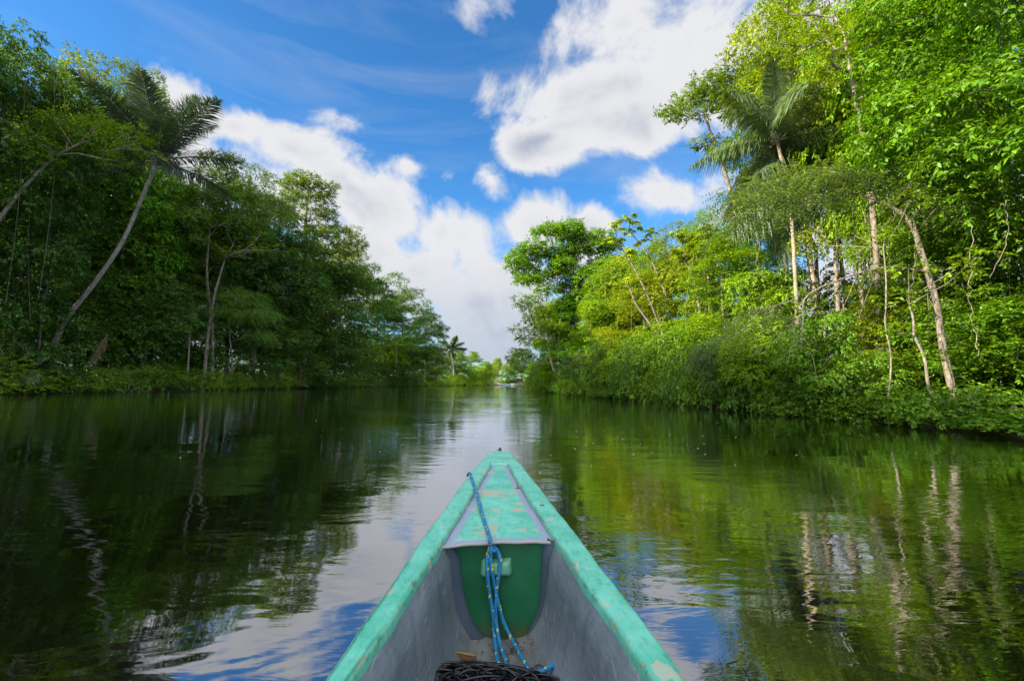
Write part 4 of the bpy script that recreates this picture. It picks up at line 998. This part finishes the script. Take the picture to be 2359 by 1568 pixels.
# ------------------------------------------------------------------ palms
def frond(mb_r, mb_l, base, d, L, sag, wleaf, lleaf, g, nl=46, hang=0.55):
    d = norm(d); t = np.linspace(0, 1, 14)
    h = norm([d[0], d[1], 0]); P = base + d[None] * (L * t)[:, None]
    P[:, 2] -= sag * L * t ** 2.2; P += h[None] * (0.12 * L * t ** 2)[:, None]
    tube(mb_r, P, np.linspace(.05, .008, 14) * L / 5, 5, cap=False)
    tt = np.linspace(.10, 1.0, nl); Q = np.stack([np.interp(tt, t, P[:, k]) for k in range(3)], 1); T = norm(np.gradient(Q, axis=0))
    s = norm(np.cross(T, [0, 0, 1.0])); upv = np.cross(s, T)
    for sg in (-1, 1):
        for row in range(2):
            D = T * .55 + s * sg * (.9 - .25 * row) + upv * (.25 - .5 * row) + g.normal(size=Q.shape) * .10
            D = norm(D); ll = lleaf * L / 5 * (0.35 + 0.95 * np.sin(np.clip(tt * 1.05, 0, 1) * math.pi) ** .6) * (.85 + .3 * g.random(nl))
            w = wleaf * L / 5; side = norm(np.cross(D, upv)); m = Q + D * (ll * .5)[:, None]; e = Q + D * (ll * .95)[:, None]; e[:, 2] -= hang * ll
            m[:, 2] -= hang * ll * .18
            v = np.stack([Q - side * w * .3, Q + side * w * .3, m + side * w * .5, m - side * w * .5], 1); mb_l.add(v, np.arange(nl)[:, None] * 4 + np.arange(4))
            v = np.stack([m - side * w * .5, m + side * w * .5, e], 1); mb_l.add(v, np.arange(nl)[:, None] * 3 + np.arange(3))
def palm(label, trunk, rad, L, dirs, tint, seed, bark=BARK_PALM, sag=.35, ll=1.15, wl=.085, hang=.55, group=None, nl=46):
    g = np.random.default_rng(seed); b = np.array(trunk[0]); root = empty('palm_tree', b); tag(root, label, 'palm', group)
    P = spline(trunk, 30) - b; mb = MB(); r = np.interp(np.linspace(0, 1, 30), [0, .1, .9, 1], [rad[0] * 1.25, rad[0], rad[1], rad[1] * 1.3])
    r = r * (1 + .04 * (np.arange(30) % 2)); tube(mb, P, r, 12)
    mb.build('trunk', bark, root, True)
    top = P[-1]
    for k, (az, el, ln) in enumerate(dirs):
        d = np.array([math.sin(az) * math.cos(el), math.cos(az) * math.cos(el), math.sin(el)])
        a, c = MB(), MB(); frond(a, c, top + d * rad[1], d, L * ln, sag * (1.25 - .6 * max(0, el)), wl, ll, g, hang=hang, nl=nl)
        fo = c.build('frond', LEAF_PALM, root); fo.color = (*tint, 1)
        a.build('frond_stalk', BARK_PALM2, fo, True)
    return root
def rosette(n, seed, lo=-.35, hi=1.35):
    g = np.random.default_rng(seed)
    return [(k * 2.3999 + g.normal() * .12, lo + (hi - lo) * ((k + .5) / n) ** .8, .85 + .3 * g.random()) for k in range(n)]
Y = 36
palm('tall dark palm with curved leaning trunk standing out from the left bank', pts_y([(120, 800, Y), (160, 725, Y), (215, 655, Y), (280, 560, Y), (325, 460, Y), (362, 372, Y)]) , (.175, .13), 7.2, [(a, e, l) for a, e, l in rosette(13, 3, .15, 1.45)] + [(-1.9, -.1, .8), (2.2, -.25, .7)], (0.36, 0.45, 1.1), 21, sag=.24, ll=1.05, wl=.05, hang=.12, nl=84)
Y = 26
pA = pts_y([(1842, 900, Y), (1838, 760, Y), (1832, 640, Y), (1825, 520, Y), (1812, 420, Y), (1790, 325, Y)])
palm('sunlit palm with slender ringed trunk, nearer of the two in the forest edge', pA, (.12, .085), 4.5, rosette(15, 5, -.2, 1.45), (1.1, 1.15, 1.1), 22, BARK_PALM2, sag=.40, ll=1.1, wl=.06, hang=.7, group='palms on the right bank', nl=80)
Y = 28.5
pB = pts_y([(1890, 900, Y), (1880, 700, Y), (1862, 560, Y), (1850, 450, Y), (1845, 395, Y)])
palm('darker palm with long hanging fronds just right of the sunlit palm', pB, (.12, .10), 4.2, rosette(16, 6, -.7, 1.1), (0.75, .85, .8), 23, BARK_PALM2, sag=.55, ll=1.5, wl=.085, hang=1.2, group='palms on the right bank', nl=50)
palm('small far palm standing above the trees at the river bend', pts_y([(1046, 880, 165), (1044, 840, 165), (1038, 806, 165)]), (.25, .2), 6.0, rosette(12, 7, -.1, 1.3), (0.7, .85, .8), 24, sag=.3, wl=.3, nl=24)
for i, (x, y, Yd, L, lab) in enumerate([(70, 850, 33, 2.6, 'low stemless palm with drooping greyish fronds at the left waterline'), (440, 720, 48, 2.4, 'short understory palm in the shade right of the leaning trunk'),
      (120, 480, 35, 2.5, 'understory palm with pale fronds below the forked trunk'), (600, 600, 58, 3.2, 'dark palm beside the bare whitish limbs'), (1330, 845, 55, 2.4, 'short palm among shrubs at the right bank point'), (1800, 800, 23, 2.0, 'low palm under the hanging feathery branches')]):
    c = at_y(x, y, Yd); gz = ground_z(c[0], c[1])
    palm(lab, [np.array([c[0] + .2, c[1], gz - .1]), np.array([c[0] + .1, c[1], (gz + c[2]) / 2]), c], (.09, .07), L, rosette(11, 30 + i, -.1, 1.2), (0.9, 1.0, .9), 40 + i, sag=.45, nl=30, wl=.11, hang=.7)
# hanging dry frond on the left bank
mb, mr = MB(), MB(); b = at_y(248, 770, 34.5); frond(mr, mb, np.zeros(3), np.array([-.45, .1, -.8]), 2.4, .1, .05, .75, np.random.default_rng(2), nl=34, hang=.7)
o = mb.build('dry_frond', LEAF_DRY); o.location = b.tolist(); o.color = (1, 1, 1, 1); tag(o, 'dead brown palm frond hanging above the left waterline', 'palm frond'); mr.build('frond_stalk', BARK_PALM2, o)

# ------------------------------------------------------------------ shrubs at the water
def shrub(kind, x, y, R, H, tint, text, bank, name='shrub'):
    pr = SHRUB[kind]; o = place(pr, name, (x, y, ground_z(x, y) - .05), R / pr['R'], H / pr['H'], rng.random() * 6.28, tint, None, 'shrub', 'shrubs along the %s waterline' % bank)
    v = np.linalg.inv(RcN) @ np.array([x, y, 1 - CAM_H]); px = 1179.5 + v[0] / -v[2] * 2359 * LENS / 36
    PLACED.append([bank, name, px, o, text, 'shrub'])
g = np.random.default_rng(77)
tt = {'big': 'large leaved', 'mid': 'drooping', 'low': 'low spreading', 'fern': 'feathery leaved'}
y = 3.0
while y < 105:
    k = ['low', 'mid', 'low', 'big', 'fern', 'mid'][int(g.random() * 6)]
    if y < 16: k = ['low', 'low', 'mid', 'big'][int(g.random() * 4)]
    R = 1.5 + .7 * g.random() + y * .012; H = {'low': 1.0, 'mid': 1.7, 'big': 2.2, 'fern': 1.5}[k] * (.5 + (1.0 if y < 18 else 2.0) * g.random() ** 1.4) * (1 + y * .012)
    if y < 17: H *= .72
    ti = [(0.75, 0.9, .8), (0.6, 0.8, .75), (1.1, 1.15, .7), (0.5, .68, .7)][int(g.random() * 4)]
    shrub(k, XR(y) + R * .35 + g.normal() * .2, y, R, H, ti, tt[k], 'right'); y += R * .95
y = 9.0
while y < 75:
    k = ['mid', 'big', 'fern', 'mid'][int(g.random() * 4)]; R = 1.6 + .6 * g.random() + y * .01; H = (2.0 + 1.4 * g.random()) * (1 + y * .012)
    if y < 17: H *= .6
    if not 13 < y < 21:
        shrub(k, XR(y) + 2.6 + R * .5, y, R, H, [BR, YG, EM, (0.8, 1, .8)][int(g.random() * 4)], 'taller ' + tt[k], 'right')
    y += R * 1.6
y = 24.0
while y < 150:
    k = ['mid', 'big', 'low', 'fern', 'mid'][int(g.random() * 5)]; R = 2.0 + .9 * g.random() + y * .008; H = {'low': 1.4, 'mid': 2.4, 'big': 2.8, 'fern': 2.0}[k] * (.8 + .5 * g.random())
    shrub(k, XL(y) - R * .35 - g.normal() * .2, y, R, H, [(0.85, 1.0, 1.5), (1.05, 1.1, 1.4), MD, BL][int(g.random() * 4)], tt[k], 'left'); y += R * 1.15 * (1 + y * .006)
y = 155.0
while y < 205:
    shrub('mid', XL(y) - 1.2, y, 4.0, 4.5, BR, 'far leafy', 'left'); y += 8

# ------------------------------------------------------------------ forest mass behind the front rows
def forest(name, label, fx, ys_, n, hmax, seed, tint, L=.34):
    g = np.random.default_rng(seed); lf = MB()
    for _ in range(n):
        y = ys_[0] + (ys_[1] - ys_[0]) * g.random() ** 1.3; d = 5.5 + 13 * g.random(); z = .4 + hmax * g.random() ** 1.2
        x = fx(y, d); clump(lf, np.array([x, y, z]), 1.5 + .9 * g.random(), L, .42, .6, .4, 8, .5, g)
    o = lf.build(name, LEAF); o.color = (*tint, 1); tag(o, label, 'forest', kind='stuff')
forest('forest', 'shadowy forest interior behind the left bank trees', lambda y, d: XL(y) - d, (14, 190), 700, 12, 1, (0.45, 0.5, 1.0), .38)  # dark tint puts the interior shade into the leaf colour
forest('forest', 'leafy forest interior behind the right bank trees', lambda y, d: XR(y) + d + 1.5, (2, 130), 560, 8.5, 2, (0.28, 0.38, .6), .30)  # tint darkened further, shade under the trees painted into the leaves
forest('forest', 'distant forest closing the view beyond the river bend', lambda y, d: -40 + (y * 7.31 % 1) * 110, (268, 330), 260, 12, 3, (1.1, 1.15, .9), .7)

# ------------------------------------------------------------------ lianas
def liana(label, pts, r, seed):
    g = np.random.default_rng(seed); P = spline(pts, 22); P[1:-1] += g.normal(size=(20, 3)) * .035; mb = MB(); b = P[0]
    tube(mb, P - b, np.full(22, r), 5); lf = MB()
    for p in P[3:-2:3]: clump(lf, p - b, .22, .09, .5, .7, .4, 6, .5, g)
    root = empty('liana', b); tag(root, label, 'liana', 'lianas hanging on the right bank'); mb.build('stem', BARK_PALE, root, True); o = lf.build('leaves', LEAF, root); o.color = (1.2, 1.1, .8, 1)
for i, (x, t, b, Yd, lab) in enumerate([(1850, 540, 800, 20, 'thin hanging vine between the palm trunks and the water'), (1965, 470, 640, 18, 'curling thin vine under the flat feathery canopy'), (2110, 480, 700, 16, 'thin vine beside the top of the blotched trunk'),
     (2035, 430, 600, 16.2, 'short pale vine beside the thin crooked stem'), (2240, 520, 820, 14, 'thin vine right of the blotched trunk'), (1760, 520, 640, 24, 'twisting vine left of the palm trunks'), (2300, 300, 640, 14, 'long vine near the right edge of the photo')]):
    gg = np.random.default_rng(i); liana(lab, pts_y([(x, t, Yd), (x + gg.normal() * 12, t + (b - t) * .4, Yd), (x + gg.normal() * 12, t + (b - t) * .7, Yd), (x + gg.normal() * 8, b, Yd)]), .013 * Yd / 18, i)

# ------------------------------------------------------------------ the landing round the bend
GR = mat('lawn', None, .9, .1, lambda N, tc: N.mix(N.noise(tc, .8, 5), (0.07, 0.17, 0.02, 1), (0.13, 0.25, 0.03, 1)))
MUD = mat('red_earth', None, .95, .1, lambda N, tc: N.mix(N.noise(tc, .6, 5, .6), (0.08, 0.05, 0.03, 1), (0.16, 0.10, 0.05, 1)))
x0, x1 = at_y(1118, 880, 256)[0], at_y(1240, 880, 256)[0]
mb = MB(); grid(mb, np.array([[[x0 + (x1 - x0) * i / 30, 255.4 + 6 * j, (.9 + .7 * j + .3 * math.sin(i * .9)) if j else .05] for i in range(31)] for j in range(2)])); tag(mb.build('river_bank', MUD), kind='structure')
mb = MB(); grid(mb, np.array([[[x0 + (x1 - x0) * i / 30, 261 + 8 * j, 1.55 + .5 * j + .2 * math.sin(i)] for i in range(31)] for j in range(4)])); tag(mb.build('grass_clearing', GR), kind='structure')
TIN = mat('tin_roof', None, .45, .5, lambda N, tc: N.mix(N.noise(tc, 2, 4), (0.14, 0.15, 0.17, 1), (0.22, 0.24, 0.27, 1)))
PLANK = mat('grey_plank', None, .8, .3, lambda N, tc: N.mix(N.noise(N.mapping(tc, scale=(8, 8, .6)), 2, 4), (0.12, 0.10, 0.08, 1), (0.26, 0.22, 0.18, 1)))
c = at_y(1197, 872, 262); hut = empty('hut', (c[0], 262, 1.6), .35); tag(hut, 'small open hut with grey gabled tin roof in the far clearing', 'hut')
for sx in (-3, 3):
    for sy in (-2, 2): mb = MB(); box(mb, (sx, sy, 1.3), (.22, .22, 2.8)); mb.build('post', PLANK, hut)
mb = MB(); box(mb, (0, 1.9, 1.1), (5.8, .1, 2.2)); mb.build('wall', PLANK, hut)
mb = MB(); rw = [[(-3.8, -2.9, 2.5), (0, -2.9, 4.3), (3.8, -2.9, 2.5)], [(-3.8, 2.9, 2.5), (0, 2.9, 4.3), (3.8, 2.9, 2.5)]]; grid(mb, np.array(rw)); grid(mb, np.array(rw)[::-1] - [0, 0, .12]); mb.build('roof', TIN, hut)
c = at_y(1154, 881, 254); dk = empty('jetty', (c[0], 254, 0)); tag(dk, 'tiny orange brown wooden jetty with thatched cover at the far landing', 'jetty')
mb = MB(); box(mb, (0, 0, .8), (6, 3, .25)); mb.build('platform', mat('ochre_wood', (0.22, 0.12, 0.04), .8), dk)
for sx in (-2.6, 2.6):
    for sy in (-1.2, 1.2): mb = MB(); box(mb, (sx, sy, .9), (.25, .25, 2.6)); mb.build('post', PLANK, dk)
mb = MB(); grid(mb, np.array([[(-3.6, -1.9, 2.1), (0, -1.9, 3.0), (3.6, -1.9, 2.1)], [(-3.6, 1.9, 2.1), (0, 1.9, 3.0), (3.6, 1.9, 2.1)]])); mb.build('roof', mat('thatch', (0.26, 0.17, 0.07), .9), dk)
def small_boat(px, label, tintm):
    c = at_y(px, 884, 250); b = empty('moored_boat', (c[0], 250, 0), .1); tag(b, label, 'boat', 'boats moored at the far landing'); mb = MB(); rows = []
    for t in np.linspace(-1, 1, 15):
        w_ = .75 * (1 - abs(t) ** 3); rows.append([(t * 4.5, -w_, .75 + .35 * t ** 4), (t * 4.4, -w_ * .8, .2), (t * 4.2, 0, -.1 + .3 * t ** 6), (t * 4.4, w_ * .8, .2), (t * 4.5, w_, .75 + .35 * t ** 4)])
    grid(mb, np.array(rows)); mb.build('hull', tintm, b, True)
    for s in (-2, 0, 2): mb = MB(); box(mb, (s, 0, .55), (.3, 1.3, .06)); mb.build('seat', PLANK, b)
small_boat(1166, 'tiny pale blue boat moored at the far landing left of the red earth bank', mat('pale_blue_paint', (0.22, 0.32, 0.36), .5))
small_boat(1196, 'tiny white boat moored at the far landing below the hut', mat('white_paint', (0.30, 0.30, 0.28), .5))

# ------------------------------------------------------------------ labels for the rows of trees and shrubs
ORD = ['first', 'second', 'third', 'fourth', 'fifth', 'sixth', 'seventh', 'eighth', 'ninth', 'tenth', 'eleventh', 'twelfth', 'thirteenth', 'fourteenth', 'fifteenth', 'sixteenth', 'seventeenth', 'eighteenth', 'nineteenth', 'twentieth']
for q_, r_ in (('twenty', 'thirtieth'), ('thirty', 'fortieth'), ('forty', 'fiftieth'), ('fifty', 'sixtieth'), ('sixty', 'seventieth'), ('seventy', 'eightieth')): ORD += [q_ + '-' + x for x in ORD[:9]] + [r_]
from collections import defaultdict
grp = defaultdict(list)
for e in PLACED: grp[(e[0], e[1])].append(e)
for (bank, name), L_ in grp.items():
    L_.sort(key=lambda e: e[2] if bank != 'right' else -e[2])
    for k, e in enumerate(L_):
        if name == 'shrub':
            s = '%s shrub at the %s waterline, %s shrub from the photo\'s %s edge' % (e[4], bank, ORD[k], bank)
        elif bank == 'far': s = e[4] + ', %s tree from the left beyond the bend' % ORD[k]
        else: s = e[4] + ' on the %s bank, %s %s from the %s edge' % (bank, ORD[k], 'low tree' if name == 'small_tree' else 'tall tree', bank)
        w_ = s.split()
        e[3]['label'] = ' '.join(w_) if len(w_) <= 16 else ' '.join(('%s, %s %s from %s edge' % (e[4], ORD[k], 'low tree' if name == 'small_tree' else 'tall tree', bank)).split()[:16])
        if name != 'shrub': e[3]['group'] = {'left': 'trees of the left bank', 'right': 'trees of the right bank', 'far': 'trees beyond the river bend'}[bank]

# ------------------------------------------------------------------ foam flecks drifting on the river
mb = MB(); g = np.random.default_rng(15)
for i in range(80):
    if g.random() < .9: px_, py_ = 1430 + g.normal() * 190, 985 + g.normal() * 40
    else: px_, py_ = 800 + g.normal() * 250, 960 + abs(g.normal()) * 80
    if py_ < 925: continue
    p = at_z(px_, py_, .004); s_ = .005 + .009 * g.random() ** 2; a = np.arange(6) * math.pi / 3
    if p[0] > XR(p[1]) - .6 or p[0] < XL(p[1]) + .5: continue
    v = np.stack([p[0] + np.cos(a) * s_ * 1.6, p[1] + np.sin(a) * s_, np.full(6, .004)], 1); mb.add(np.vstack([v, p + [0, 0, .004]]), [[k, (k + 1) % 6, 6] for k in range(6)])
tag(mb.build('foam_flecks', mat('foam', (.75, .75, .70), .7)), 'scattered tiny white foam flecks drifting on the river', 'foam', kind='stuff')

# ------------------------------------------------------------------ render settings
vs = scene.view_settings; vs.view_transform = 'Standard'; vs.look = 'None'; vs.exposure = 1.3; vs.gamma = 1
scene.render.engine = 'CYCLES'
scene.cycles.max_bounces = 6; scene.cycles.diffuse_bounces = 2; scene.cycles.glossy_bounces = 3; scene.cycles.transmission_bounces = 4
